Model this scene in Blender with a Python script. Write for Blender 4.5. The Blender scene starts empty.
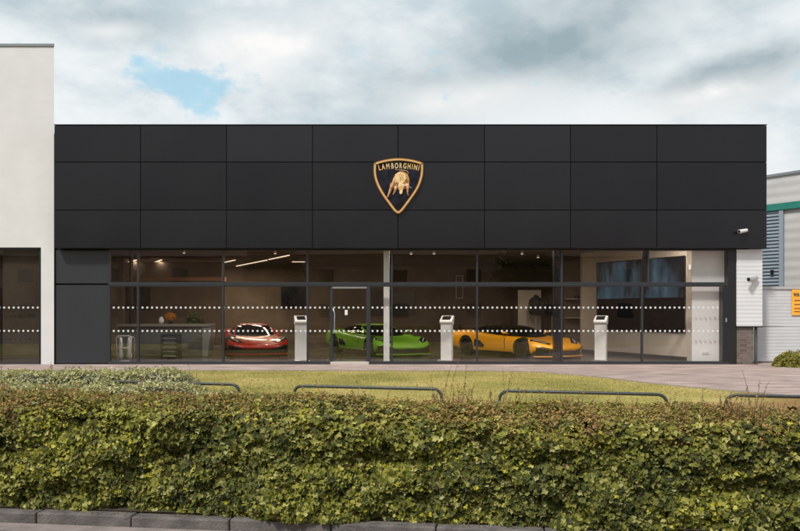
import bpy, bmesh, math, random
import numpy as np
from mathutils import Vector, Matrix
from mathutils.bvhtree import BVHTree
R = math.radians
random.seed(7); rng = np.random.default_rng(7)
S = bpy.context.scene
COL = S.collection
F = 800.0; HOR = 310.0; CX = 400.0; EYE = 1.6
def X(px, Y): return (px-CX)*Y/F
def Z(py, Y): return EYE+(HOR-py)*Y/F
def at(px, py, Y): return Vector((X(px,Y), Y, Z(py,Y)))
def yground(py, h=0.0): return F*(EYE-h)/(py-HOR)
D = F/34.0           # glass plane
DF = D-0.33          # fascia face

# ------------------------------------------------------------------ materials
def newmat(name):
    m = bpy.data.materials.new(name); m.use_nodes = True
    nt = m.node_tree; b = nt.nodes['Principled BSDF']
    return m, nt, b
def N(nt, t, **k):
    n = nt.nodes.new(t)
    for a, v in k.items(): setattr(n, a, v)
    return n
def coords(nt, sc=(1,1,1)):
    tc = N(nt,'ShaderNodeTexCoord'); mp = N(nt,'ShaderNodeMapping')
    mp.inputs['Scale'].default_value = sc
    nt.links.new(tc.outputs['Object'], mp.inputs['Vector'])
    return mp.outputs['Vector']
def M(name, c1, c2=None, rough=.6, scale=4, bump=0, bscale=None, metal=0, spec=.5, sc=(1,1,1), detail=5, coat=0, lo=.35, hi=.65, rvar=0):
    m, nt, b = newmat(name)
    b.inputs['Base Color'].default_value = (*c1,1)
    b.inputs['Roughness'].default_value = rough
    b.inputs['Metallic'].default_value = metal
    b.inputs['Specular IOR Level'].default_value = spec
    b.inputs['Coat Weight'].default_value = coat
    b.inputs['Coat Roughness'].default_value = .05
    v = coords(nt, sc)
    if c2:
        n = N(nt,'ShaderNodeTexNoise'); n.inputs['Scale'].default_value = scale; n.inputs['Detail'].default_value = detail
        nt.links.new(v, n.inputs['Vector'])
        r = N(nt,'ShaderNodeValToRGB')
        r.color_ramp.elements[0].position = lo; r.color_ramp.elements[1].position = hi
        r.color_ramp.elements[0].color = (*c1,1); r.color_ramp.elements[1].color = (*c2,1)
        nt.links.new(n.outputs['Fac'], r.inputs['Fac']); nt.links.new(r.outputs['Color'], b.inputs['Base Color'])
        if rvar:
            mr = N(nt,'ShaderNodeMapRange'); mr.inputs['To Min'].default_value = rough-rvar; mr.inputs['To Max'].default_value = rough+rvar
            nt.links.new(n.outputs['Fac'], mr.inputs['Value']); nt.links.new(mr.outputs['Result'], b.inputs['Roughness'])
    if bump:
        n2 = N(nt,'ShaderNodeTexNoise'); n2.inputs['Scale'].default_value = bscale or scale*4; n2.inputs['Detail'].default_value = 4
        nt.links.new(v, n2.inputs['Vector'])
        bp = N(nt,'ShaderNodeBump'); bp.inputs['Strength'].default_value = bump; bp.inputs['Distance'].default_value = .02
        nt.links.new(n2.outputs['Fac'], bp.inputs['Height']); nt.links.new(bp.outputs['Normal'], b.inputs['Normal'])
    return m
def ribbed(name, c1, c2, pitch, depth, rough=.5, axis='Z', gap=.5):
    """painted metal sheet with horizontal ribs"""
    m = M(name, c1, c2, rough=rough, scale=1.3)
    nt = m.node_tree; b = nt.nodes['Principled BSDF']
    tc = N(nt,'ShaderNodeTexCoord'); sx = N(nt,'ShaderNodeSeparateXYZ'); nt.links.new(tc.outputs['Object'], sx.inputs[0])
    mu = N(nt,'ShaderNodeMath', operation='MULTIPLY'); mu.inputs[1].default_value = 2*math.pi/pitch
    nt.links.new(sx.outputs[axis], mu.inputs[0])
    si = N(nt,'ShaderNodeMath', operation='SINE'); nt.links.new(mu.outputs[0], si.inputs[0])
    bp = N(nt,'ShaderNodeBump'); bp.inputs['Strength'].default_value = gap; bp.inputs['Distance'].default_value = depth
    nt.links.new(si.outputs[0], bp.inputs['Height']); nt.links.new(bp.outputs['Normal'], b.inputs['Normal'])
    return m
def emis(name, c, s):
    m, nt, b = newmat(name)
    b.inputs['Base Color'].default_value = (*c,1); b.inputs['Emission Color'].default_value = (*c,1); b.inputs['Emission Strength'].default_value = s
    return m
def glassmat(name, tint, refl, dotz=None):
    m = bpy.data.materials.new(name); m.use_nodes = True; nt = m.node_tree; nt.nodes.clear()
    o = N(nt,'ShaderNodeOutputMaterial'); mx = N(nt,'ShaderNodeMixShader')
    t = N(nt,'ShaderNodeBsdfTransparent'); t.inputs[0].default_value = (*tint,1)
    g = N(nt,'ShaderNodeBsdfGlossy'); g.inputs['Roughness'].default_value = .004; g.inputs[0].default_value = (1,1,1,1)
    fr = N(nt,'ShaderNodeFresnel'); gb = N(nt,'ShaderNodeNewGeometry'); io = N(nt,'ShaderNodeMapRange')
    io.inputs['To Min'].default_value = 1.5; io.inputs['To Max'].default_value = 1/1.5      # the ray is not bent, so the exit face must not reflect it totally
    nt.links.new(gb.outputs['Backfacing'], io.inputs['Value']); nt.links.new(io.outputs['Result'], fr.inputs['IOR'])
    ad = N(nt,'ShaderNodeMath', operation='ADD'); ad.inputs[1].default_value = refl; ad.use_clamp = True
    nt.links.new(fr.outputs[0], ad.inputs[0]); nt.links.new(ad.outputs[0], mx.inputs[0])
    nt.links.new(t.outputs[0], mx.inputs[1]); nt.links.new(g.outputs[0], mx.inputs[2]); nt.links.new(mx.outputs[0], o.inputs[0])
    # slight waviness of float glass
    v = coords(nt,(1,1,1)); n = N(nt,'ShaderNodeTexNoise'); n.inputs['Scale'].default_value = .9; nt.links.new(v, n.inputs['Vector'])
    bp = N(nt,'ShaderNodeBump'); bp.inputs['Strength'].default_value = .05; bp.inputs['Distance'].default_value = .02
    nt.links.new(n.outputs['Fac'], bp.inputs['Height']); nt.links.new(bp.outputs['Normal'], g.inputs['Normal'])
    if dotz:   # two rows of small square white film markers stuck on the pane
        sx=N(nt,'ShaderNodeSeparateXYZ'); tc=N(nt,'ShaderNodeTexCoord'); nt.links.new(tc.outputs['Object'],sx.inputs[0])
        def mt(op,a,b=None):
            n=N(nt,'ShaderNodeMath',operation=op)
            for i,q in enumerate((a,b)):
                if q is None: continue
                if isinstance(q,(int,float)): n.inputs[i].default_value=q
                else: nt.links.new(q,n.inputs[i])
            return n.outputs[0]
        mxx=mt('LESS_THAN',mt('ABSOLUTE',mt('SUBTRACT',mt('FRACT',mt('DIVIDE',mt('ADD',sx.outputs['X'],100),.141)),.5)),.185)
        mz=mt('MAXIMUM',*[mt('LESS_THAN',mt('ABSOLUTE',mt('SUBTRACT',sx.outputs['Z'],q)),.026) for q in dotz])
        df=N(nt,'ShaderNodeBsdfDiffuse'); df.inputs[0].default_value=(.70,.70,.69,1)
        m2=N(nt,'ShaderNodeMixShader'); nt.links.new(mt('MULTIPLY',mxx,mz),m2.inputs[0]); nt.links.new(mx.outputs[0],m2.inputs[1]); nt.links.new(df.outputs[0],m2.inputs[2]); nt.links.new(m2.outputs[0],o.inputs[0])
    return m
def leafmat(name, cols, rough=.45, trans=.25, patch=None, pscale=1.2):
    """per-leaf colour through Random Per Island; patch: second palette blended by position noise"""
    m, nt, b = newmat(name)
    geo = N(nt,'ShaderNodeNewGeometry')
    def ramp(cs):
        r = N(nt,'ShaderNodeValToRGB'); cr = r.color_ramp
        for i,(p,c) in enumerate(cs):
            e = cr.elements[i] if i < 2 else cr.elements.new(p)
            e.position = p; e.color = (*c,1)
        nt.links.new(geo.outputs['Random Per Island'], r.inputs['Fac']); return r.outputs['Color']
    c = ramp(cols)
    if patch:
        c2 = ramp(patch)
        n = N(nt,'ShaderNodeTexNoise'); n.inputs['Scale'].default_value = pscale; n.inputs['Detail'].default_value = 3
        nt.links.new(coords(nt), n.inputs['Vector'])
        rr = N(nt,'ShaderNodeMapRange'); rr.inputs['From Min'].default_value = .42; rr.inputs['From Max'].default_value = .6
        nt.links.new(n.outputs['Fac'], rr.inputs['Value'])
        mx = N(nt,'ShaderNodeMix', data_type='RGBA'); nt.links.new(rr.outputs['Result'], mx.inputs['Factor'])
        nt.links.new(c, mx.inputs['A']); nt.links.new(c2, mx.inputs['B']); c = mx.outputs['Result']
    nt.links.new(c, b.inputs['Base Color'])
    b.inputs['Roughness'].default_value = rough
    b.inputs['Specular IOR Level'].default_value = .22
    tr = N(nt,'ShaderNodeBsdfTranslucent'); nt.links.new(c, tr.inputs['Color'])
    ms = N(nt,'ShaderNodeMixShader'); ms.inputs[0].default_value = trans
    o = nt.nodes['Material Output']
    nt.links.new(b.outputs[0], ms.inputs[1]); nt.links.new(tr.outputs[0], ms.inputs[2]); nt.links.new(ms.outputs[0], o.inputs[0])
    return m

# ------------------------------------------------------------------ mesh helpers
class MB:
    def __init__(s): s.v=[]; s.f=[]
    def add(s, vs, fs, T=None):
        o=len(s.v)
        for p in vs:
            p=Vector(p); s.v.append(T@p if T else p)
        s.f += [[i+o for i in f] for f in fs]; return s
    def box(s, x0,x1,y0,y1,z0,z1,T=None):
        vs=[(x0,y0,z0),(x1,y0,z0),(x1,y1,z0),(x0,y1,z0),(x0,y0,z1),(x1,y0,z1),(x1,y1,z1),(x0,y1,z1)]
        return s.add(vs,[(0,3,2,1),(4,5,6,7),(0,1,5,4),(1,2,6,5),(2,3,7,6),(3,0,4,7)],T)
    def pbox(s, xa,xb,ya,yb,Y0,Y1):     # front rectangle given by picture measures on the plane Y0
        return s.box(X(xa,Y0),X(xb,Y0),Y0,Y1,Z(yb,Y0),Z(ya,Y0))
    def prism_z(s, pts, z0, z1, T=None):
        n=len(pts); vs=[(p[0],p[1],z0) for p in pts]+[(p[0],p[1],z1) for p in pts]
        return s.add(vs,[list(range(n))[::-1],list(range(n,2*n))]+[(i,(i+1)%n,n+(i+1)%n,n+i) for i in range(n)],T)
    def prism_y(s, pts, y0, y1, T=None):  # pts (x,z)
        n=len(pts); vs=[(p[0],y0,p[1]) for p in pts]+[(p[0],y1,p[1]) for p in pts]
        return s.add(vs,[list(range(n)),list(range(n,2*n))[::-1]]+[(i,n+i,n+(i+1)%n,(i+1)%n) for i in range(n)],T)
    def tube(s, pts, r, n=8, T=None, cap=True):
        pts=[Vector(p) for p in pts]; vs=[]; fs=[]
        rs = r if isinstance(r,(list,tuple)) else [r]*len(pts)
        for i,p in enumerate(pts):
            d=(pts[min(i+1,len(pts)-1)]-pts[max(i-1,0)]).normalized()
            a=d.orthogonal().normalized() if i==0 else (a-d*a.dot(d)).normalized()
            b=d.cross(a)
            for k in range(n):
                t=2*math.pi*k/n; vs.append(p+(a*math.cos(t)+b*math.sin(t))*rs[i])
        for i in range(len(pts)-1):
            for k in range(n): fs.append((i*n+k,i*n+(k+1)%n,(i+1)*n+(k+1)%n,(i+1)*n+k))
        if cap: fs.append(list(range(n))[::-1]); fs.append([(len(pts)-1)*n+k for k in range(n)])
        return s.add(vs,fs,T)
    def lathe(s, prof, n=24, T=None):    # prof (r,z), closed top/bottom by r=0
        vs=[];fs=[]
        for r,z in prof:
            for k in range(n):
                t=2*math.pi*k/n; vs.append((r*math.cos(t),r*math.sin(t),z))
        for i in range(len(prof)-1):
            for k in range(n): fs.append((i*n+k,i*n+(k+1)%n,(i+1)*n+(k+1)%n,(i+1)*n+k))
        fs.append(list(range(n))[::-1]); fs.append([(len(prof)-1)*n+k for k in range(n)])
        return s.add(vs,fs,T)
    def build(s, name, mat, parent=None, smooth=False, bevel=0, world=True, seg=1):
        off = parent_origin(parent) if (parent and world) else Vector((0,0,0))
        me=bpy.data.meshes.new(name); me.from_pydata([tuple(p-off) for p in s.v],[],s.f); me.update()
        bm=bmesh.new(); bm.from_mesh(me); bmesh.ops.recalc_face_normals(bm,faces=bm.faces); bm.to_mesh(me); bm.free()
        me.materials.append(mat)
        if smooth: me.polygons.foreach_set('use_smooth',[True]*len(me.polygons))
        o=bpy.data.objects.new(name,me); COL.objects.link(o)
        if parent: o.parent=parent
        if bevel:
            b=o.modifiers.new('bevel','BEVEL'); b.width=bevel; b.segments=seg; b.limit_method='ANGLE'
        if smooth=='auto':
            for p in me.polygons: p.use_smooth=True
            try: me.set_sharp_from_angle(angle=R(35))
            except Exception: pass
        return o
def parent_origin(p):
    v=Vector((0,0,0))
    while p: v+=p.location; p=p.parent
    return v
def tag(o, label=None, cat=None, group=None, kind=None):
    if label: o['label']=label
    if cat: o['category']=cat
    if group: o['group']=group
    if kind: o['kind']=kind
    return o
def empty(name, loc=(0,0,0), rz=0, **k):
    o=bpy.data.objects.new(name,None); COL.objects.link(o); o.location=loc; o.rotation_euler=(0,0,rz)
    o.empty_display_size=.3
    return tag(o,**k)
def copy_tree(o, parent=None):
    c=o.copy(); COL.objects.link(c); c.parent=parent
    for ch in list(o.children): copy_tree(ch,c)
    return c
def raw_mesh(name, verts, faces_idx, loop_counts, mat, parent=None, smooth=False):
    me=bpy.data.meshes.new(name)
    me.vertices.add(len(verts)); me.vertices.foreach_set('co', np.asarray(verts,dtype=np.float32).ravel())
    fl=np.asarray(faces_idx,dtype=np.int32).ravel(); me.loops.add(len(fl)); me.loops.foreach_set('vertex_index',fl)
    lc=np.asarray(loop_counts,dtype=np.int32); st=np.concatenate([[0],np.cumsum(lc)[:-1]]).astype(np.int32)
    me.polygons.add(len(lc)); me.polygons.foreach_set('loop_start',st)
    me.update(calc_edges=True); me.validate()
    me.materials.append(mat)
    o=bpy.data.objects.new(name,me); COL.objects.link(o)
    if parent: o.parent=parent
    return o
# value noise
_L=rng.random((32,32,32))
def vnoise(p):
    p=np.asarray(p,dtype=float); i=np.floor(p).astype(int); f=p-i; f=f*f*(3-2*f); i%=32; j=(i+1)%32
    def g(a,b,c): return _L[a,b,c]
    x0,y0,z0=i.T; x1,y1,z1=j.T; fx,fy,fz=f.T
    return ((g(x0,y0,z0)*(1-fx)+g(x1,y0,z0)*fx)*(1-fy)+(g(x0,y1,z0)*(1-fx)+g(x1,y1,z0)*fx)*fy)*(1-fz)+((g(x0,y0,z1)*(1-fx)+g(x1,y0,z1)*fx)*(1-fy)+(g(x0,y1,z1)*(1-fx)+g(x1,y1,z1)*fx)*fy)*fz
def fbm(p,o=3):
    p=np.asarray(p,dtype=float); s=0;a=.5
    for k in range(o): s=s+a*vnoise(p*2**k+7.3*k); a/=2
    return s/(1-.5**o)
IVY=np.array([(0,-.32,0),(-.30,-.48,.08),(-.50,-.12,.17),(-.50,.14,.12),(-.22,.22,.03),(0,.60,-.12),(.22,.22,.03),(.50,.14,.12),(.50,-.12,.17),(.30,-.48,.08)])
IVYF=[[0,5,4,3,2,1],[0,9,8,7,6,5]]
OVAL=np.array([(0,-.5,0),(-.28,0,.07),(0,.5,0),(.28,0,.07)]); OVALF=[[0,2,1],[0,3,2]]
def scatter(name, P, Nn, size, mat, parent, shape='ivy', droop=.6, jitter=.7):
    """one small leaf per point; Nn = outward normals"""
    base,fs=(IVY,IVYF) if shape=='ivy' else (OVAL,OVALF)
    n=len(P); Nv=Nn+rng.normal(0,jitter,(n,3)); Nv/=np.linalg.norm(Nv,axis=1,keepdims=True)+1e-9
    t=np.stack([rng.normal(0,.7,n),rng.normal(0,.7,n),-np.full(n,droop)+rng.normal(0,.6,n)],1)
    t-=Nv*(t*Nv).sum(1,keepdims=True); t/=np.linalg.norm(t,axis=1,keepdims=True)+1e-9
    b=np.cross(t,Nv)
    V=P[:,None,:]+size[:,None,None]*(base[None,:,0:1]*b[:,None,:]+base[None,:,1:2]*t[:,None,:]+base[None,:,2:3]*Nv[:,None,:])
    k=len(base); off=(np.arange(n)*k)[:,None]
    fi=np.concatenate([off+np.array(f)[None,:] for f in fs],1)
    lc=np.tile([len(f) for f in fs],n)
    if parent:
        V=V-np.array(parent_origin(parent))[None,None,:]
    return raw_mesh(name,V.reshape(-1,3),fi,lc,mat,parent)

# ------------------------------------------------------------------ palette
m_panel   = M('black_panel_paint',(.0078,.0068,.0088),(.0098,.0090,.0110),rough=.30,scale=.6,bump=.16,bscale=.8,spec=.42,rvar=.05)
_nt=m_panel.node_tree; _b=_nt.nodes['Principled BSDF']; _oi=N(_nt,'ShaderNodeObjectInfo'); _mr=N(_nt,'ShaderNodeMapRange'); _mr.inputs['To Min'].default_value=.34; _mr.inputs['To Max'].default_value=.48
_nt.links.new(_oi.outputs['Random'],_mr.inputs['Value']); _nt.links.new(_mr.outputs['Result'],_b.inputs['Specular IOR Level'])
m_joint   = M('joint_black',(.004,.004,.004),rough=.8)
m_dark    = M('slate_panel_paint',(.026,.028,.034),(.030,.032,.038),rough=.4,scale=.7,bump=.06,bscale=1.0)
m_frame   = M('frame_grey_metal',(.045,.048,.056),rough=.35,metal=.3)
m_fblack  = M('frame_black_metal',(.012,.012,.014),rough=.4)
m_white   = ribbed('white_render',(.70,.685,.69),(.655,.64,.64),.22,.002,rough=.7,gap=.15)
m_cap     = M('grey_coping',(.22,.24,.25),rough=.5,metal=.2)
m_cladw   = ribbed('white_ribbed_sheet',(.72,.72,.72),(.66,.66,.67),.115,.008,rough=.45,gap=.25)
m_cladg   = ribbed('grey_ribbed_sheet',(.60,.60,.61),(.54,.54,.55),.10,.008,rough=.5,gap=.22)
m_clads   = M('grey_flat_sheet',(.50,.49,.48),(.44,.43,.43),rough=.6,scale=2)
m_green   = M('green_trim_paint',(.02,.17,.13),(.03,.22,.17),rough=.4)
m_louvre  = M('blue_grey_louvre',(.22,.27,.32),(.26,.31,.36),rough=.4,scale=3)
m_glass   = glassmat('window_glass',(.94,.93,.92),.012)
m_glassdot= glassmat('window_glass_marked',(.94,.93,.92),.012,(Z(307.6,D),Z(331,D)))
m_glassddot= glassmat('window_glass_tinted',(.72,.72,.72),.01,(Z(307.6,D-.08),Z(331,D-.08)))
m_dot     = M('white_dot_film',(.78,.78,.76),rough=.5)
m_gold    = M('gold_metal',(.80,.48,.16),(.86,.60,.28),rough=.32,metal=.55,scale=9)
m_goldb   = M('gold_relief',(.40,.17,.05),(.85,.50,.20),rough=.38,metal=.35,scale=5.5,detail=6)
m_copper  = M('copper_edge',(.40,.15,.04),rough=.4,metal=.4)
m_enamel  = M('black_enamel',(.006,.006,.009),(.018,.018,.028),rough=.3,scale=5,spec=.2)
m_wplast  = M('white_plastic',(.74,.74,.74),rough=.35)
m_black   = M('black_plastic',(.012,.012,.012),rough=.4)
m_steel   = M('brushed_steel',(.6,.6,.6),rough=.3,metal=.9)
m_rail    = M('rail_green_grey_paint',(.030,.040,.042),(.05,.055,.055),rough=.42,scale=20,metal=.2)
m_floor   = M('showroom_floor_tile',(.085,.078,.070),(.11,.10,.09),rough=.16,scale=1.5)
m_iwall   = M('brown_plaster',(.125,.095,.068),(.20,.155,.112),rough=.7,scale=.9,bump=.15,bscale=3,detail=7)
m_iwall2  = M('beige_plaster',(.40,.36,.31),(.46,.42,.37),rough=.8,scale=1)
m_iwhite  = M('white_wall_paint',(.88,.88,.88),rough=.8)
m_ceil    = M('brown_ceiling',(.10,.075,.058),(.13,.10,.075),rough=.8,scale=.8)
m_wood    = M('oak_band',(.40,.22,.11),(.50,.28,.14),rough=.5,scale=2,sc=(.2,1,6))
m_strip   = emis('strip_light_lit',(1,.78,.55),1.1)
m_soil    = M('dark_soil',(.035,.025,.02),(.08,.06,.045),rough=.95,scale=18,bump=.8)
m_kerb    = M('kerb_stone',(.095,.083,.076),(.165,.145,.135),rough=.85,scale=7,bump=.5,bscale=60)
m_tyre    = M('tyre_rubber',(.012,.012,.012),rough=.75)

# ------------------------------------------------------------------ ground
def sheet(name, pts, z, mat, kind='structure'):
    b=MB(); b.add([(p[0],p[1],z) for p in pts],[list(range(len(pts)))])
    o=b.build(name,mat); tag(o,kind=kind); return o
m_earth=M('far_earth',(.07,.065,.05),(.11,.10,.08),rough=.95,scale=.4)
sheet('ground',[(-400,-400),(400,-400),(400,400),(-400,400)],-.115,m_earth)
# kerb line
K0=Vector((-3.17,6.34,0)); K1=Vector((1.155,5.78,0)); KD=(K1-K0).normalized(); KN=Vector((-KD.y,KD.x,0))   # KN points to the building
if KN.y<0: KN=-KN
def kp(t,n,z=0): return K0+KD*t+KN*n+Vector((0,0,z))
m_road=M('asphalt',(.055,.050,.047),(.10,.088,.082),rough=.9,scale=5,bump=.6,bscale=140,detail=8)
m_gut=M('channel_concrete',(.30,.25,.23),(.20,.17,.155),rough=.9,scale=6,bump=.5,bscale=70)
a,b_=kp(-40,0),kp(45,0)
sheet('road',[(-60,-9),(60,-9),(b_.x,b_.y),(a.x,a.y)],-.090,m_road)
q=[kp(-30,-.22),kp(35,-.22),kp(35,0),kp(-30,0)]
sheet('road_channel',[(p.x,p.y) for p in q],-.084,m_gut)
# lawn
m_lawn,nt,b=newmat('lawn_grass')
v=coords(nt)
n1=N(nt,'ShaderNodeTexNoise'); n1.inputs['Scale'].default_value=.45; n1.inputs['Detail'].default_value=6; nt.links.new(v,n1.inputs['Vector'])
r1=N(nt,'ShaderNodeValToRGB'); cr=r1.color_ramp
for i,(p,c) in enumerate([(.34,(.21,.195,.05)),(.66,(.46,.36,.14)),(.5,(.34,.29,.085))]):
    e=cr.elements[i] if i<2 else cr.elements.new(p); e.position=p; e.color=(*c,1)
nt.links.new(n1.outputs['Fac'],r1.inputs['Fac'])
n2=N(nt,'ShaderNodeTexNoise'); n2.inputs['Scale'].default_value=22; n2.inputs['Detail'].default_value=5; nt.links.new(v,n2.inputs['Vector'])
mm=N(nt,'ShaderNodeMapRange'); mm.inputs['To Min'].default_value=.55; mm.inputs['To Max'].default_value=1.4; nt.links.new(n2.outputs['Fac'],mm.inputs['Value'])
# dry orange-brown patch on the right near the hedge
sx=N(nt,'ShaderNodeSeparateXYZ'); nt.links.new(v,sx.inputs[0])
ma=N(nt,'ShaderNodeMath',operation='MULTIPLY_ADD'); ma.inputs[1].default_value=-.8; nt.links.new(sx.outputs['Y'],ma.inputs[0]); nt.links.new(sx.outputs['X'],ma.inputs[2])
mb_=N(nt,'ShaderNodeMath',operation='ADD'); nt.links.new(ma.outputs[0],mb_.inputs[0])
n3=N(nt,'ShaderNodeTexNoise'); n3.inputs['Scale'].default_value=.8; nt.links.new(v,n3.inputs['Vector'])
ns=N(nt,'ShaderNodeMath',operation='MULTIPLY'); ns.inputs[1].default_value=4; nt.links.new(n3.outputs['Fac'],ns.inputs[0]); nt.links.new(ns.outputs[0],mb_.inputs[1])
mr=N(nt,'ShaderNodeMapRange'); mr.inputs['From Min'].default_value=-4.4; mr.inputs['From Max'].default_value=-2.2; nt.links.new(mb_.outputs[0],mr.inputs['Value'])
mx=N(nt,'ShaderNodeMix',data_type='RGBA'); nt.links.new(mr.outputs['Result'],mx.inputs['Factor']); nt.links.new(r1.outputs['Color'],mx.inputs['A']); mx.inputs['B'].default_value=(.25,.145,.055,1)
mu=N(nt,'ShaderNodeVectorMath',operation='SCALE'); nt.links.new(mx.outputs['Result'],mu.inputs[0]); nt.links.new(mm.outputs['Result'],mu.inputs['Scale'])
nt.links.new(mu.outputs[0],b.inputs['Base Color']); b.inputs['Roughness'].default_value=.9; b.inputs['Specular IOR Level'].default_value=.2
bp=N(nt,'ShaderNodeBump'); bp.inputs['Strength'].default_value=.6; bp.inputs['Distance'].default_value=.04; nt.links.new(n2.outputs['Fac'],bp.inputs['Height']); nt.links.new(bp.outputs['Normal'],b.inputs['Normal'])
c0,c1=kp(-30,.13),kp(35,.13)
sheet('lawn',[(c0.x,c0.y),(c1.x,c1.y),(40,60),(-40,60)],0,m_lawn)
# paving with block pattern
m_pave,nt,b=newmat('pink_block_paving')
v=coords(nt)
br=N(nt,'ShaderNodeTexBrick'); br.inputs['Scale'].default_value=1; br.inputs['Brick Width'].default_value=.2; br.inputs['Row Height'].default_value=.1
br.inputs['Mortar Size'].default_value=.006; br.inputs['Color1'].default_value=(.45,.335,.295,1); br.inputs['Color2'].default_value=(.39,.295,.262,1); br.inputs['Mortar'].default_value=(.27,.205,.18,1)
nt.links.new(v,br.inputs['Vector'])
n1=N(nt,'ShaderNodeTexNoise'); n1.inputs['Scale'].default_value=1.1; n1.inputs['Detail'].default_value=8; nt.links.new(coords(nt,(1,2.5,1)),n1.inputs['Vector'])
mm=N(nt,'ShaderNodeMapRange'); mm.inputs['From Min'].default_value=.3; mm.inputs['From Max'].default_value=.7; mm.inputs['To Min'].default_value=.62; mm.inputs['To Max'].default_value=1.18; nt.links.new(n1.outputs['Fac'],mm.inputs['Value'])
mu=N(nt,'ShaderNodeVectorMath',operation='SCALE'); nt.links.new(br.outputs['Color'],mu.inputs[0]); nt.links.new(mm.outputs['Result'],mu.inputs['Scale']); nt.links.new(mu.outputs[0],b.inputs['Base Color'])
b.inputs['Roughness'].default_value=.85
edge=[(-30,21.0),(-4,21.05),(2.2,20.9),(3.6,20.5),(4.35,19.6),(4.85,18.8),(5.35,17.6),(5.95,16.6),(6.6,15.75),(7.4,14.7),(9.2,12.9),(12,11.2),(16,10.2),(30,8.5)]
sheet('paving',edge+[(30,48),(-30,48)],.004,m_pave)
kb=MB()
for (x0,y0),(x1,y1) in zip(edge[:-1],edge[1:]):
    d=Vector((x1-x0,y1-y0,0)); L=d.length; d/=L; n=Vector((d.y,-d.x,0)); p=Vector((x0,y0,0)); k=max(1,round(L/.9))
    for i in range(k):
        s0=p+d*(L*i/k+.004); s1=p+d*(L*(i+1)/k-.004)
        kb.add([s0,s1,s1+n*.06,s0+n*.06]+[w+Vector((0,0,.022)) for w in (s0,s1,s1+n*.06,s0+n*.06)],[(0,3,2,1),(4,5,6,7),(0,1,5,4),(1,2,6,5),(2,3,7,6),(3,0,4,7)])
m_edge=M('edging_concrete',(.26,.22,.19),(.34,.29,.25),rough=.9,scale=5)
tag(kb.build('lawn_edging',m_edge),kind='structure')
# soil bed
q=[kp(-30,.125),kp(35,.125),kp(35,1.45),kp(-30,1.45)]
sheet('planting_bed',[(p.x,p.y) for p in q],.008,m_soil)
# kerb stones
kb=MB(); T=Matrix.Translation(K0)@Matrix.Rotation(math.atan2(KD.y,KD.x),4,'Z')
t0=X(36.5,6.31)+3.17-.79*20
for i in range(60):
    t=t0+.79*i; j=random.uniform(-.004,.004)
    kb.box(t+.004,t+.786,j,.125+j,-.2,.0+j*.5,T)
tag(kb.build('kerb',m_kerb,bevel=.012,seg=2),kind='structure')

# ------------------------------------------------------------------ main showroom
FLOOR=.05; CEIL=3.68; BACK=38.2
show=empty('car_showroom',(0,D,0),label='long low car showroom clad in large black panels above a full-width glass front',cat='building')
mb=MB(); mb.pbox(55,766,126.5,247.0,DF+.05,D+.4); mb.build('fascia_backing',m_joint,show)
xs=[54,140.5,226.5,312.5,398,484.5,570.5,657,767]; ysr=[125.3,162,210,248.2]
g=.35
for i in range(8):
    for j in range(3):
        mb=MB(); mb.pbox(xs[i]+g,xs[i+1]-g,ysr[j]+g,ysr[j+1]-g,DF,DF+.048)
        o=mb.build('fascia_panel',m_panel,show,bevel=.002)
mb=MB(); mb.box(X(54,DF),X(767,DF),DF-.012,D+.4,Z(125.0,DF),Z(125.0,DF)+.022); mb.build('coping',m_fblack,show)
mb=MB(); mb.box(X(54,DF)+.01,X(766.5,DF),DF+.052,D-.06,Z(248,DF),Z(248,DF)+.012); mb.build('soffit',m_joint,show)
# slate panels left of the glazing
for ya,yb in ((250.3,283.4),(285.2,363.4)):
    mb=MB(); mb.pbox(55.2,108.2,ya,yb,D-.02,D+.03); mb.build('wall_panel',m_dark,show,bevel=.005)
mb=MB(); mb.pbox(53.5,109,249,365.2,D+.032,D+.2); mb.build('panel_backing',m_joint,show)
# floor, ceiling, roof, inner walls
xl,xr=X(108,D),X(729,D)
XL,XR=xl-3.0,xr+.5
mb=MB(); mb.box(XL,XR,D+.065,BACK,-.05,FLOOR); mb.build('showroom_floor',m_floor,show)
mb=MB(); mb.box(XL,XR,D+.45,BACK,CEIL,CEIL+.1); mb.build('ceiling',m_ceil,show)
mb=MB(); mb.box(X(54,DF)+.02,XR+.2,D+.41,BACK+.2,6.9,7.0); mb.build('roof',m_joint,show)
mb=MB(); mb.box(XL-.2,XR+.2,BACK+.003,BACK+.2,-.05,6.88); mb.build('back_wall',m_iwall,show)
mb=MB(); mb.box(XL-.2,XL,D+.21,BACK,-.05,6.88); mb.build('side_wall',m_iwall,show)
mb=MB(); mb.box(XR+.01,XR+.2,D+.26,BACK,-.05,6.88); mb.build('side_wall',m_iwall2,show)
mb=MB(); mb.box(XL,xl-.02,D+.21,D+.3,FLOOR,CEIL); mb.build('inner_wall',m_iwall,show)
mb=MB(); mb.box(XL,XR,D+.402,D+.44,3.43,6.88); mb.build('header_wall',m_ceil,show)
# wood bulkhead and partition inside on the left
mb=MB(); mb.pbox(60,224,277.0,281.0,32.5,32.9); mb.build('wood_band',m_wood,show)
mb=MB(); mb.pbox(60,222,281.2,345,32.7,32.9); mb.build('partition',m_iwall,show)
mb=MB(); mb.pbox(60,222,262,276.8,32.7,32.9); mb.build('partition',m_ceil,show)
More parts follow.
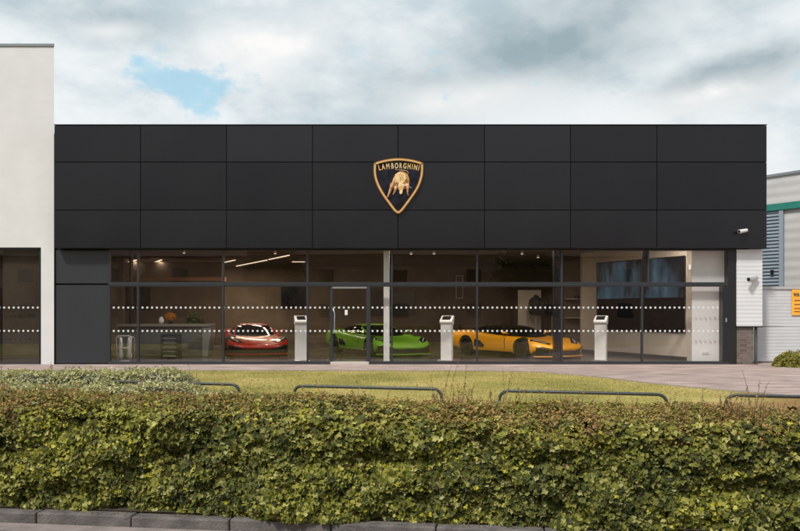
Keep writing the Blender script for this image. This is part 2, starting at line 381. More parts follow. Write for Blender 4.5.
# oblique wall carrying the screens, and the white pier
A=Vector((8.72,24.32,0)); B=Vector((6.62,29.15,0))
wd=(B-A).normalized(); wn=Vector((wd.y,-wd.x,0)); 
if wn.x>0: wn=-wn
mb=MB(); mb.prism_z([(A.x,A.y),(B.x,B.y),(B.x+.05,29.6),(XR,29.6),(XR,A.y)],FLOOR,CEIL-.004); mb.build('interior_wall',m_iwall2,show)
mb=MB(); sA=A+wd*.05+wn*.014; sB=B+wn*.014; mb.add([A+wn*.002,B+wn*.002,sB,sA]+[p+Vector((0,0,.12)) for p in (A+wn*.002,B+wn*.002,sB,sA)],[(0,3,2,1),(4,5,6,7),(0,1,5,4),(1,2,6,5),(2,3,7,6),(3,0,4,7)])
for i in range(8): mb.v[i]=mb.v[i]+Vector((0,0,FLOOR))
mb.build('skirting',m_black,show)
mb=MB(); mb.prism_z([(X(691.8,23.75),23.75),(XR-.02,23.75),(XR-.02,24.31),(X(691.8,24.31),24.31)],FLOOR,CEIL-.006); pier=mb.build('white_pier',m_iwhite,show)
mb=MB(); mb.box(X(702,23.75),X(708.5,23.75),23.73,23.748,Z(354,23.75),Z(351.6,23.75)); mb.build('wall_socket',m_wplast,pier)
mb=MB(); mb.box(X(688.6,24.3),X(690.6,24.3),24.24,24.30,Z(270,24.3),Z(264.6,24.3)); mb.build('sensor',m_wplast,pier,bevel=.01)
# columns behind the glass
mb=MB(); mb.pbox(383.6,389.4,240,362,D+.35,D+.5); mb.build('column',m_iwhite,show)
mb=MB(); mb.pbox(554.2,560.5,240,362,D+.35,D+.6); mb.build('column',m_fblack,show)
mb=MB(); mb.pbox(643.6,647.2,240,283,D+.35,D+.5); mb.build('column',m_fblack,show)
mb=MB(); mb.pbox(129,131.2,240,362,D+3.0,D+3.2); mb.build('column',m_fblack,show)
# ---- glazing
lower=[109,137.8,223,307.4,391.9,477.2,562,642.4,722]
upper=[109,137.8,223,307.4,391.9,477.2,562,648.5,728]
T1,T2,B1,B2=249.6,283.2,285.6,362.3
def dots(parent,xa,xb,D=D):
    mb=MB(); w=.055
    for zc in (Z(307.6,D),Z(331.0,D)):
        n=int((X(xb,D)-X(xa,D)-.04)/.141); x0=(X(xa,D)+X(xb,D))/2-.141*(n-1)/2
        for k in range(n):
            x=x0+.141*k; mb.box(x-w/2,x+w/2,D-.003,D-.0012,zc-w/2,zc+w/2)
    return mb.build('dot_markings',m_dot,parent)
def window(xa,xb,ya,yb,root,fw=.9,withdots=False,D=D,fm=None,gm=None,dp=.06):
    mb=MB(); 
    mb.pbox(xa-fw,xa+fw*.95,ya,yb,D-.05,D+dp); 
    mb.pbox(xa+fw*.96,xb-fw*1.02,ya,ya+1.0,D-.045,D+dp); mb.pbox(xa+fw*.96,xb-fw*1.02,yb-1.0,yb,D-.045,D+dp)
    o=mb.build('window',fm or m_frame,root,bevel=.004)
    g=MB(); g.box(X(xa,D)+.02,X(xb,D)-.02,D,D+.014,Z(yb-.9,D),Z(ya+.9,D)); p=g.build('pane',gm or (m_glassdot if withdots else m_glass),o)
    return o
for i in range(8): window(upper[i],upper[i+1],T1,T2,show)
for i in range(8):
    if i==3: continue
    window(lower[i],lower[i+1],B1,B2,show,withdots=True)
window(lower[3],329.6,B1,B2,show,withdots=True); window(369.4,lower[4],B1,B2,show,withdots=True)
mb=MB(); mb.pbox(108.2,729.5,283.2,285.6,D-.056,D+.06); mb.build('transom',m_frame,show,bevel=.004)
mb=MB(); mb.pbox(108.2,729.5,248.2,249.6,D-.058,D+.06); mb.build('head_frame',m_fblack,show)
mb=MB(); mb.pbox(108.2,330.2,362.3,365.4,D-.07,D+.06); mb.pbox(369,729.5,362.3,365.4,D-.07,D+.06); mb.build('sill',m_frame,show,bevel=.004)
mb=MB(); mb.pbox(722.8,736.2,285.7,365.4,D-.062,D+.25); mb.pbox(728.2,736.2,248.2,285.6,D-.0625,D+.25); mb.build('corner_post',m_fblack,show)
mb=MB(); mb.box(X(724.4,D),X(725.8,D),D-.085,D-.063,Z(322,D),Z(318,D)); mb.build('call_button',m_steel,show)
# door
mb=MB(); mb.pbox(330.2,332.8,286,363,D-.055,D+.05); mb.pbox(366.4,369.0,286,363,D-.055,D+.05); mb.pbox(332.85,366.35,286,287.0,D-.05,D+.05); mb.pbox(332.85,366.35,287.0,288.6,D-.056,D+.05)
door=mb.build('door',m_frame,show,bevel=.004)
mb=MB(); mb.pbox(332.4,366.8,286.8,288.5,D-.062,D-.057); mb.build('header_rail',m_steel,door)
g=MB(); g.box(X(332.8,D),X(366.4,D),D,D+.014,Z(361.5,D),Z(288,D)); g.build('pane',m_glassdot,door)
mb=MB(); xx=X(331.8,D)+.06
mb.tube([(xx-.03,D-.05,Z(308,D)),(xx-.01,D-.11,Z(309,D)),(xx+.03,D-.13,Z(313,D)),(xx+.03,D-.13,Z(328,D)),(xx-.01,D-.11,Z(332,D)),(xx-.03,D-.05,Z(333.5,D))],.016); mb.build('handle',m_steel,door,smooth=True)
mb=MB(); mb.box(X(344.8,D),X(347.6,D),D-.004,D-.0015,Z(315,D),Z(310,D)); mb.build('notice_sticker',m_dot,door)
mb=MB(); mb.pbox(330.3,368.9,361.9,365.2,D-.12,D+.05); mb.build('threshold',M('threshold_metal',(.62,.56,.50),rough=.45,metal=.3),door,bevel=.004)

# roof of the right end / side wall of fascia box: ribbed white pier with brick plinth
side=empty('ribbed_side_pier',(X(750,D),D,0),label='white ribbed metal pier on a brick base under the right end of the black fascia',cat='wall')
mb=MB(); mb.pbox(736.8,762.4,249.5,326.2,D-.10,D+3.0); mb.build('metal_sheeting',m_cladw,side)
mb=MB(); mb.pbox(736.6,762.8,326.2,327.4,D-.12,D+3.0); mb.build('drip_trim',m_fblack,side)
m_brick,nt,b=newmat('brown_brick')
br=N(nt,'ShaderNodeTexBrick'); br.inputs['Scale'].default_value=1; br.inputs['Brick Width'].default_value=.225; br.inputs['Row Height'].default_value=.075; br.inputs['Mortar Size'].default_value=.008
br.inputs['Color1'].default_value=(.10,.065,.055,1); br.inputs['Color2'].default_value=(.20,.15,.135,1); br.inputs['Mortar'].default_value=(.16,.15,.14,1)
mp=N(nt,'ShaderNodeMapping'); mp.inputs['Rotation'].default_value=(R(90),0,0); tc=N(nt,'ShaderNodeTexCoord'); nt.links.new(tc.outputs['Object'],mp.inputs['Vector']); nt.links.new(mp.outputs[0],br.inputs['Vector'])
nt.links.new(br.outputs['Color'],b.inputs['Base Color']); b.inputs['Roughness'].default_value=.9
mb=MB(); mb.pbox(736.8,753.2,327.4,366.6,D-.06,D+3.0); mb.build('brick_base',m_brick,side)
mb=MB(); mb.tube([(X(755,D),D-.06,Z(326,D)),(X(755,D),D-.06,Z(364,D)),(X(755.6,D),D-.12,Z(366.3,D))],.04,n=12); dp=mb.build('downpipe',m_fblack,side,smooth=True)

# ------------------------------------------------------------------ cameras / flood lamp
def bullet_cam(px,py,Y,name,label,s=1.0,white=True):
    p=at(px,py,Y); root=empty(name,p,label=label,cat='security camera')
    mb=MB(); mb.box(-.05*s,.05*s,-.02,0,-.05*s,.05*s); mb.build('bracket',m_wplast if white else m_steel,root,world=False)
    mb=MB(); mb.tube([(0,-.02,0),(0,-.1*s,.01)],.018*s); mb.build('arm',m_wplast if white else m_steel,root,world=False)
    T=Matrix.Translation((0,-.12*s,.0))@Matrix.Rotation(R(-62),4,'Z')
    mb=MB(); mb.tube([(0,.16*s,.03*s),(0,-.15*s,-.02*s)],[.05*s,.055*s],n=14,T=T); hb=mb.build('camera_body',m_wplast if white else m_steel,root,world=False,smooth='auto')
    mb=MB(); mb.tube([(0,-.151*s,-.02*s),(0,-.16*s,-.022*s)],.042*s,n=14,T=T); mb.build('lens',m_black,hb,world=False)
    return root
bullet_cam(741,231.5,DF-.005,'security_camera','small white camera fixed to the lower right of the black fascia',1.0)
bullet_cam(750.5,279,D-.102,'security_camera','grey bracket camera fixed to the white ribbed pier',1.15,False)

# ------------------------------------------------------------------ shield sign
SY=DF-.02
def sp(cx,cy): return (X(360+cx/6.64,SY),Z(145+cy/6.64,SY))      # measured from an enlargement
def smooth_closed(pts, corners, n=10):
    out=[]; m=len(pts)
    for i in range(m):
        p0,p1,p2,p3=[Vector(pts[(i+k-1)%m]) for k in range(4)]
        if i in corners: p0=p1
        if (i+1)%m in corners: p3=p2
        for k in range(n):
            t=k/n; out.append(.5*((2*p1)+(p2-p0)*t+(2*p0-5*p1+4*p2-p3)*t*t+(3*p1-p0-3*p2+p3)*t**3))
    return out
outer=[(91,132),(105,116),(175,97),(256,89),(338,97),(408,116),(421,132),(417,210),(388,292),(328,382),(254,459),(180,382),(122,292),(93,210)]
oc=smooth_closed(outer,{9})
cen=Vector((256,250))
def inset(pts,d):
    n=len(pts); out=[]
    for i in range(n):
        a,b,c=pts[i-1],pts[i],pts[(i+1)%n]
        e1=(b-a).normalized(); e2=(c-b).normalized(); n1=Vector((-e1.y,e1.x)); n2=Vector((-e2.y,e2.x)); q=(n1+n2).normalized()
        if q.dot(cen-b)<0: q=-q
        out.append(b+q*d/max(.5,q.dot(n1 if n1.dot(cen-b)>0 else -n1)))
    return out
crest=empty('shield_sign',(X(398,SY),SY,Z(190,SY)),label='gold-edged black shield emblem with a golden bull fixed on the middle of the black fascia',cat='sign')
def ring(po,pi,y0,y1,name,mat):
    n=len(po); vs=[]
    for P,y in ((po,y0),(pi,y0),(po,y1),(pi,y1)):
        for p in P: c=sp(p.x,p.y); vs.append((c[0],y,c[1]))
    fs=[]
    for i in range(n):
        j=(i+1)%n; fs+= [(i,j,n+j,n+i),(2*n+i,3*n+i,3*n+j,2*n+j),(i,2*n+i,2*n+j,j),(n+i,n+j,3*n+j,3*n+i)]
    mb=MB(); mb.add(vs,fs); return mb.build(name,mat,crest)
ring(oc,inset(oc,5),SY-.055,SY+.018,'outer_edge',m_copper)
ring(inset(oc,5.3),inset(oc,15),SY-.075,SY+.018,'gold_border',m_gold)
ring(inset(oc,15.3),inset(oc,18.5),SY-.05,SY+.018,'inner_edge',m_copper)
mb=MB(); mb.prism_y([sp(p.x,p.y) for p in inset(oc,14)],SY-.035,SY+.015); mb.build('shield_plate',m_enamel,crest)
# lettering following the curved top edge
def text_mesh(ch, size, extr, offset=0, sx=1):
    cu=bpy.data.curves.new('letter','FONT'); cu.body=ch; cu.size=size; cu.extrude=extr; cu.offset=offset; cu.align_x='CENTER'; cu.resolution_u=3
    o=bpy.data.objects.new('letter',cu); COL.objects.link(o)
    dg=bpy.context.evaluated_depsgraph_get(); me=bpy.data.meshes.new_from_object(o.evaluated_get(dg)); bpy.data.objects.remove(o); bpy.data.curves.remove(cu)
    return me
def letters(txt, centres, size, y, name, mat, parent, sx=.8, off=.004, extr=.008):
    vs=[];fs=[]
    for ch,(x,z,rot) in zip(txt,centres):
        if ch==' ': continue
        me=text_mesh(ch,size,extr,off); T=Matrix.Translation((x,y,z))@Matrix.Rotation(rot,4,'Y')@Matrix.Rotation(R(90),4,'X')@Matrix.Diagonal((sx,1,1,1))
        o=len(vs); vs+=[T@v.co for v in me.vertices]; fs+=[[i+o for i in p.vertices] for p in me.polygons]; bpy.data.meshes.remove(me)
    mb=MB(); mb.v=[Vector(v) for v in vs]; mb.f=fs; return mb.build(name,mat,parent)
word='LAMBORGHINI'; wid=[.78,1.0,1.15,.95,1.0,.95,1.0,1.0,.5,1.02,.5]; tot=sum(wid); cxs=[]; acc=0
for w in wid: cxs.append(122+(acc+w/2)/tot*272); acc+=w
cs=[]
for cx in cxs:
    u=(cx-256)/165; cy=152+22*u*u; x,z=sp(cx,cy+4); cs.append((x,z,math.atan(44*u/165)))
letters(word,cs,.215,SY-.044,'lettering',m_gold,crest,sx=.62,off=.007)
# bull in relief: silhouette layers
bull=[(234,198),(250,186),(264,179),(284,178),(304,186),(320,204),(328,232),(327,262),(322,288),(308,296),(296,288),(288,298),(256,298),(246,292),(234,298),(222,290),(210,296),(203,286),(210,258),(220,226)]
mb=MB(); mb.prism_y([sp(*p) for p in bull],SY-.058,SY-.034); bo=mb.build('bull',m_goldb,crest,bevel=.008,seg=2)
m_leg=M('pale_copper',(.34,.15,.06),(.70,.42,.22),rough=.55,metal=.1,scale=14)
for lg in ([(216,258,14),(206,290,11),(194,322,7),(184,346,5),(170,356,4)],[(240,276,13),(234,300,9),(226,320,5),(220,332,4)],[(314,258,14),(316,292,9),(315,318,5),(320,338,5)]):
    mb=MB(); mb.tube([(sp(a,b_)[0],SY-.052,sp(a,b_)[1]) for a,b_,w in lg],[w*.0044 for a,b_,w in lg],n=8); mb.build('leg',m_leg,bo,smooth=True)
m_crease_shade=M('bronze_crease_shade',(.16,.06,.02),rough=.5,metal=.3)
m_goldl=M('gold_highlight',(.95,.72,.40),(.70,.38,.12),rough=.4,metal=.25,scale=8)
hump=[(238,204),(262,188),(286,188),(302,204),(306,228),(294,248),(280,262),(262,262),(246,250),(232,256),(226,238)]
mb=MB(); mb.prism_y([sp(*p) for p in hump],SY-.078,SY-.0625); mb.build('shoulder',m_goldl,bo,bevel=.006,seg=2)
head=[(254,264),(268,258),(288,262),(294,276),(286,292),(284,308),(280,324),(270,330),(262,322),(262,304),(256,286)]
mb=MB(); mb.prism_y([sp(*p) for p in head],SY-.084,SY-.0625); mb.build('head',m_goldl,bo,bevel=.006,seg=2)
def relief_tube(ps,r,name,mat,parent,y):
    mb=MB(); mb.tube([(sp(*p)[0],y,sp(*p)[1]) for p in ps],r,n=6); return mb.build(name,mat,parent,smooth=True)
relief_tube([(284,268),(304,272),(326,280),(346,290)],[.012,.012,.009,.003],'horn',m_wplast,bo,SY-.08)
relief_tube([(262,272),(250,280),(240,292),(236,300)],[.011,.010,.007,.003],'horn',m_wplast,bo,SY-.08)
for ln in ([(266,290),(268,296)],[(280,288),(279,294)],[(268,322),(277,322)],[(244,300),(250,270),(244,252)],[(226,304),(234,276),(228,256)],[(300,300),(306,262),(312,232)],[(212,312),(222,270),(232,232)],[(292,300),(298,278)],[(262,206),(270,224),(266,244)],[(290,196),(284,222),(292,240)]):
    relief_tube(ln,[.004,.010,.004] if len(ln)==3 else [.009,.004],'shade_line',m_crease_shade,bo,SY-.074)  # dark bars colour in the crease shade, plus eye and muzzle marks
relief_tube([(316,200),(320,186),(312,174),(292,170),(262,168),(240,166),(232,160)],[.009,.009,.008,.008,.008,.007,.004],'tail',m_goldl,bo,SY-.05)

# ------------------------------------------------------------------ left white building
LY=D-.08
left=empty('white_office_block',(X(20,LY),LY,0),label='tall plain white building at the left edge, higher than the black showroom',cat='building')
mb=MB()
mb.prism_z([(X(-170,LY),LY),(X(54,LY),LY),(X(54,LY)-8.2,LY+14),(X(-170,LY),LY+14)],Z(247.4,LY),Z(46.6,LY))
mb.build('upper_wall',m_white,left)
mb=MB(); mb.prism_z([(X(41,LY),LY),(X(54,LY),LY),(X(54,LY)-.22,LY+.35),(X(41,LY),LY+.35)],0,Z(247.4,LY)); mb.build('wall_pier',m_white,left)
mb=MB(); mb.box(X(-170,LY),X(-110,LY),LY,LY+14,0,Z(247.4,LY)); mb.build('wall_pier',m_white,left)
mb=MB(); mb.prism_z([(X(-171,LY),LY-.03),(X(54.8,LY),LY-.03),(X(54.8,LY)-8.2,LY+14),(X(-171,LY),LY+14)],Z(46.6,LY),Z(43.6,LY)); mb.build('coping',m_cap,left,bevel=.01)
mb=MB(); mb.box(X(-110,LY)+.01,X(41,LY)-.01,LY+.2,LY+7,-.02,.04); mb.build('office_floor',m_floor,left)
mb=MB(); mb.box(X(-110,LY)+.01,X(41,LY)-.01,LY+7,LY+7.2,-.02,3.6); mb.build('back_wall',m_iwall,left)
mb=MB(); mb.box(X(-110,LY)+.01,X(41,LY)-.01,LY+3.0,LY+3.2,Z(287,LY+3),Z(268,LY+3)); mb.build('bulkhead',m_iwall2,left)
mb=MB(); mb.box(X(37,LY+1.5),X(37,LY+1.5)+.6,LY+1.5,LY+7,.05,3.4); mb.build('inner_wall',m_iwall,left)
for xa,xb in ((-110,-52),(-52,-9),(-9,39.4)):
    window(xa,xb,249,364.5,left,fw=.8,withdots=True,D=LY+.12,fm=m_fblack,gm=m_glassddot)
mb=MB(); mb.pbox(39.0,40.8,247.6,365,LY+.06,LY+.2); mb.pbox(-109,38.95,247.6,249.2,LY+.07,LY+.2); mb.build('window_surround',m_fblack,left)
for xx in (34.0,):
    mb=MB(); mb.pbox(xx-.5,xx+.5,285,352,LY+.6,LY+.66); mb.build('inner_mullion',m_fblack,left)

# ------------------------------------------------------------------ right: cladding wall, building behind
RY=D+.55
rw=empty('metal_clad_wall',(X(790,RY),RY,0),label='light grey ribbed metal wall right of the showroom, carrying the orange notice',cat='wall')
mb=MB(); mb.box(X(752,RY),X(960,RY),RY,RY+.2,Z(326.2,RY),Z(289.4,RY)); mb.build('sheeting',m_cladg,rw)
mb=MB(); mb.box(X(752,RY),X(960,RY),RY-.006,RY+.2,.06,Z(326.9,RY)); mb.build('sheeting',m_cladg,rw)
mb=MB(); mb.box(X(752,RY),X(960,RY),RY-.04,RY+.24,Z(289.2,RY),Z(286.6,RY)); mb.build('coping',m_clads,rw)
mb=MB(); mb.box(X(752,RY),X(960,RY),RY-.03,RY+.2,0,.055); mb.build('base_course',m_brick,rw)
# far building, its face running away to the left
P0=Vector((14.4,30,0)); fd=Vector((-.645,1,0)).normalized(); fn=Vector((-fd.y,fd.x,0)); 
if fn.y>0: fn=-fn
rb=empty('pale_warehouse',P0,label='pale grey warehouse with a green band behind the right-hand metal wall',cat='building')
def hit(px):     # distance along the face where the picture column px meets it
    k=(px-CX)/F; return (k*P0.y-P0.x)/(fd.x-k*fd.y)
def slab(t0,t1,z0,z1,thk,out,name,mat,parent,**k):
    a=P0+fd*t0+fn*out; b=P0+fd*t1+fn*out; c=b-fn*thk; d=a-fn*thk
    mb=MB(); mb.prism_z([a,b,c,d],z0,z1); return mb.build(name,mat,parent,**k)
tl,tr=hit(740),hit(1150); t7=hit(784.5); t6=hit(763)
zt=Z(175.3,30); 
m_upper=ribbed('pale_flat_sheet',(.56,.54,.53),(.50,.49,.48),.35,.02,rough=.6,gap=.25)
slab(tl+3,tr,0,zt,6,0,'wall',m_upper,rb)
slab(tl+3,tr,zt,zt+.10,6,.06,'coping',m_cap,rb)
slab(tl+3,tr,Z(210,30),Z(203.0,30),.1,.12,'green_band',m_green,rb,bevel=.01)
lv=slab(tl+3,t7,.5,Z(210.3,30),.02,.035,'louvre_panel',m_louvre,rb)
mb=MB(); z=.6
while z<Z(211,30):
    a=P0+fd*(tl+3)+fn*.04; b=P0+fd*(hit(780.6))+fn*.04
    o1=fn*.035; mb.add([a,b,b+o1,a+o1,a+Vector((0,0,.08)),b+Vector((0,0,.08)),b+o1+Vector((0,0,.012)),a+o1+Vector((0,0,.012))],[(0,3,2,1),(4,5,6,7),(0,1,5,4),(1,2,6,5),(2,3,7,6),(3,0,4,7)])
    for i in range(8): mb.v[-8+i]=mb.v[-8+i]+Vector((0,0,z))
    z+=.13
mb.build('louvre_slats',m_louvre,lv)
slab(hit(780.4),t7,.5,Z(210.5,30),.03,.10,'edge_trim',M('blue_grey_trim',(.30,.35,.40),rough=.4),rb)
vp=slab(hit(775.2),hit(772.6),Z(274,30),Z(269.5,30),.06,.15,'vent_box',m_black,rb)

# orange notice
NY=RY-.03
sg=empty('warning_notice',(X(800,NY),NY,Z(302,NY)),label='orange rectangular notice with black print on the grey metal wall at the right edge',cat='sign')
m_or=M('orange_sign',(.90,.42,.04),(.95,.47,.06),rough=.5,scale=3)
nl,nr,ntp,nbt=791.8,817,289.6,315.2
mb=MB(); mb.box(X(nl,NY),X(nr,NY),NY-.01,NY+.012,Z(nbt,NY),Z(ntp,NY)); mb.build('notice_board',m_or,sg,bevel=.003)
NOTICE=('WARNING',.145)
cs=[]; n=len(NOTICE[0]); 
for i in range(n): cs.append((X(nl,NY)+.10+.088*i,Z(296.6,NY),0))
letters(NOTICE[0],cs,.165,NY-.012,'heading_text',m_black,sg,sx=.62,off=.006,extr=.002)
m_txt=M('brown_print',(.30,.10,.01),rough=.6)
for yy,ln in [(300.5,.60),(304.5,.50),(308.5,.62),(311.6,.45)]:
    x=X(nl,NY)+.07; mb=MB(); mb.box(x,x+ln,NY-.0135,NY-.0102,Z(yy+.6,NY),Z(yy-.6,NY)); mb.build('print_line',m_txt,sg)

# ------------------------------------------------------------------ hoop rails
GR='low metal hoop rails along the front of the lawn'
def make_rail():
    root=empty('hoop_rail',label='x',cat='railing',group=GR)
    L=2.36;h=.405;r=.024;c=.13
    pts=[(-L/2,0,-.05),(-L/2,0,h-c)]
    for k in range(1,7): a=k/6*math.pi/2; pts.append((-L/2+c-c*math.cos(a),0,h-c+c*math.sin(a)))
    mb=MB(); q=[p for p in pts[2:]]; q=q+[(-p[0],0,p[2]) for p in reversed(q)]
    q=[(-L/2,0,h-c)]+q+[(L/2,0,h-c)]
    mb.tube(q,r,n=12); mb.build('top_rail',m_rail,root,smooth=True,world=False)
    for s in (-1,1):
        mb=MB(); mb.tube([(s*L/2,0,-.03),(s*L/2,0,h-c)],r,n=12); mb.build('post',m_rail,root,smooth=True,world=False)
    return root
r0=make_rail(); RL=[]
RC=[(-3.72,13.08),(-.52,12.33),(2.62,11.56),(5.72,10.95),(8.8,10.3)]
labs=['dark metal hoop rail partly buried in the pale shrubs on the left','dark metal hoop rail in front of the glass door and the white column','dark metal hoop rail on the lawn below the yellow car','dark metal hoop rail by the dry brown grass at the right edge','']
RC=RC[:4]
for i,(x,y) in enumerate(RC):
    o=r0 if i==0 else copy_tree(r0)
    o.location=(x,y,0); o.rotation_euler=(0,0,R(-13.3)); o['label']=labs[i]

# ------------------------------------------------------------------ kiosks inside
m_scroff=M('screen_glass_off',(.006,.006,.007),rough=.45,spec=.2)
def make_kiosk():
    root=empty('display_kiosk',cat='kiosk',label='x',group='white touch-screen kiosks behind the glass')
    mb=MB(); mb.box(-.24,.24,-.19,.19,0,.02); mb.build('base_plate',m_steel,root,world=False,bevel=.004)
    mb=MB(); mb.box(-.18,.18,-.065,.085,.02,1.10); mb.build('body',m_wplast,root,world=False,bevel=.012,seg=2)
    # head: wedge leaning forward, tilted screen face
    prof=[(-.065,1.102),(.085,1.102),(.13,1.36),(.10,1.38),(-.11,1.22),(-.12,1.17)]
    vs=[(-.2,p[0],p[1]) for p in prof]+[(.2,p[0],p[1]) for p in prof]; n=len(prof)
    mb=MB(); mb.add(vs,[list(range(n)),list(range(n,2*n))[::-1]]+[(i,n+i,n+(i+1)%n,(i+1)%n) for i in range(n)])
    h=mb.build('head',m_wplast,root,world=False,bevel=.012,seg=2)
    d=Vector((0,.21,.16)).normalized(); nrm=Vector((0,-d.z,d.y)); c=Vector((0,-.005,1.30))+nrm*.006
    vs=[]
    for o in (0,.008):
        for sx_,sd in ((-1,-1),(1,-1),(1,1),(-1,1)): vs.append(c+Vector((sx_*.13,0,0))+d*sd*.085+nrm*o)
    mb=MB(); mb.add(vs,[(0,3,2,1),(4,5,6,7),(0,1,5,4),(1,2,6,5),(2,3,7,6),(3,0,4,7)]); mb.build('screen',m_scroff,h,world=False)
    return root
k0=make_kiosk()
for i,(px,lab) in enumerate([(301.0,'white touch-screen kiosk standing between the red car and the glass door'),(446.8,'white touch-screen kiosk standing right of the green car'),(600.8,'white touch-screen kiosk standing in front of the large dark video wall')]):
    o=k0 if i==0 else copy_tree(k0)
    Y=D+1.05; o.location=(X(px,Y),Y,FLOOR); o.rotation_euler=(0,0,R([18,-22,-30][i])); o['label']=lab

# ------------------------------------------------------------------ cars
def paint(name,c,c2=None):
    m,nt,b=newmat(name); b.inputs['Base Color'].default_value=(*c,1); b.inputs['Roughness'].default_value=.32; b.inputs['Metallic'].default_value=.0
    b.inputs['Coat Weight'].default_value=.55; b.inputs['Coat Roughness'].default_value=.03
    return m
m_cglass=M('car_dark_glass',(.008,.008,.009),rough=.06,spec=.7)
m_rim=M('dark_rim',(.05,.05,.055),rough=.3,metal=.8)
m_lamp=M('headlight_lens',(.02,.02,.022),rough=.1)
m_drl=M('headlight_white',(.45,.45,.45),rough=.3)
def bake(o):
    dg=bpy.context.evaluated_depsgraph_get(); me=bpy.data.meshes.new_from_object(o.evaluated_get(dg)); o.modifiers.clear(); o.data=me; return me
def loft(sections):   # list of closed rings same length
    n=len(sections[0]); vs=[p for s in sections for p in s]; fs=[]
    for i in range(len(sections)-1):
        for k in range(n): fs.append((i*n+k,i*n+(k+1)%n,(i+1)*n+(k+1)%n,(i+1)*n+k))
    fs.append(list(range(n))[::-1]); fs.append([(len(sections)-1)*n+k for k in range(n)])
    mb=MB(); mb.add(vs,fs); return mb
ST=[(-2.42,.40,.27,.37,.39),(-2.34,.76,.28,.43,.45),(-2.10,.95,.28,.53,.53),(-1.80,.99,.12,.645,.60),(-1.38,1.00,.12,.72,.655),(-.95,.98,.12,.725,.70),(-.45,.965,.12,.74,.76),(.35,.97,.12,.79,.80),(.95,1.01,.13,.86,.84),(1.38,1.03,.15,.90,.90),(1.85,1.01,.2,.90,.93),(2.25,.95,.28,.86,.89),(2.36,.84,.36,.80,.83)]
def make_car(name,label,mp_,roof_dark=False):
    root=empty(name,label=label,cat='car',group='low wedge-shaped supercars in the showroom')
    secs=[]
    for y,w,zb,zs,zt in ST:
        half=[(0,zb),(.55*w,zb),(.86*w,zb),(.975*w,zb+.07),(w,zb+.45*(zs-zb)),(.985*w,zs-.10),(.90*w,zs),(.72*w,zs+.005),(.42*w,.35*zs+.65*zt),(0,zt)]
        rg=[(x,y,z) for x,z in half]+[(-x,y,z) for x,z in reversed(half[1:-1])]
        secs.append(rg)
    body=loft(secs).build('body',mp_,root,world=False,smooth=True)
    s=body.modifiers.new('s','SUBSURF'); s.levels=s.render_levels=2
    bake(body)
    for yy in (-1.38,1.34):
        for sg_ in (-1,1):
            mb=MB(); mb.tube([(sg_*.66,yy,.345),(sg_*1.3,yy,.345)],.385,n=40); c=mb.build('cutter',m_black)
            bo_=body.modifiers.new('b','BOOLEAN'); bo_.operation='DIFFERENCE'; bo_.object=c; bo_.solver='EXACT'
            body.location=(0,0,0); bake(body)
            cm=c.data; bpy.data.objects.remove(c); 
    me=body.data
    for p in me.polygons: p.use_smooth=True
    try: me.set_sharp_from_angle(angle=R(40))
    except Exception: pass
    me.materials.clear(); me.materials.append(mp_)
    bm=bmesh.new(); bm.from_mesh(me); bvh=BVHTree.FromBMesh(bm); bm.free()
    G=[(-1.12,.60,.60,.40,.66),(-1.0,.70,.62,.55,.73),(-.55,.78,.66,.60,.93),(-.1,.81,.70,.58,1.085),(.35,.82,.72,.55,1.13),(.9,.81,.75,.50,1.10),(1.45,.72,.80,.40,1.01),(1.95,.55,.82,.32,.95)]
    secs=[]
    for y,wb,zb,wt,z in G:
        half=[(0,zb-.1),(wb*.9,zb-.1),(wb,zb),((wb+wt)/2+.02,(zb+z)/2),(wt,z-.02),(wt*.5,z+.006),(0,z+.01)]
        secs.append([(x,y,zz) for x,zz in half]+[(-x,y,zz) for x,zz in reversed(half[1:-1])])
    gh=loft(secs).build('greenhouse',m_cglass,root,world=False,smooth=True)
    s=gh.modifiers.new('s','SUBSURF'); s.levels=s.render_levels=2; bake(gh)
    gh.data.polygons.foreach_set('use_smooth',[True]*len(gh.data.polygons)); gh.data.materials.clear(); gh.data.materials.append(m_cglass)
    bm=bmesh.new(); bm.from_mesh(gh.data); gbvh=BVHTree.FromBMesh(bm); bm.free()
    def decal(pts,axis,bv,nm,mat,parent,off=.006,start=3):
        """pts: polygon; axis 'top' (x,y), 'front' (x,z), 'side+'/'side-' (y,z); laid on the body as a thin shell"""
        bm=bmesh.new()
        def mk(p):
            if axis=='top': return Vector((p[0],p[1],start))
            if axis=='front': return Vector((p[0],-start,p[1]))
            return Vector((start if axis=='side+' else -start,p[0],p[1]))
        dr={'top':Vector((0,0,-1)),'front':Vector((0,1,0)),'side+':Vector((-1,0,0)),'side-':Vector((1,0,0))}[axis]
        f=bm.faces.new([bm.verts.new(mk(p)) for p in pts])
        bmesh.ops.triangulate(bm,faces=bm.faces[:])
        for _ in range(4):
            es=[e for e in bm.edges if e.calc_length()>.06]
            if not es: break
            bmesh.ops.subdivide_edges(bm,edges=es,cuts=1,use_grid_fill=True); bmesh.ops.triangulate(bm,faces=bm.faces[:])
        bad=[]
        for v in bm.verts:
            h=bv.ray_cast(v.co,dr)
            if h[0] is None: bad.append(v)
            else: v.co=h[0]-dr*off
        bmesh.ops.delete(bm,geom=bad,context='VERTS')
        me=bpy.data.meshes.new(nm); bm.to_mesh(me); bm.free(); me.materials.append(mat); me.polygons.foreach_set('use_smooth',[True]*len(me.polygons))
        o=bpy.data.objects.new(nm,me); COL.objects.link(o); o.parent=parent
        so=o.modifiers.new('t','SOLIDIFY'); so.thickness=.006; so.offset=0
        return o
    if not roof_dark: decal([(-.50,-.06),(.50,-.06),(.46,.9),(.36,1.4),(-.36,1.4),(-.46,.9)],'top',gbvh,'roof_panel',mp_,root)
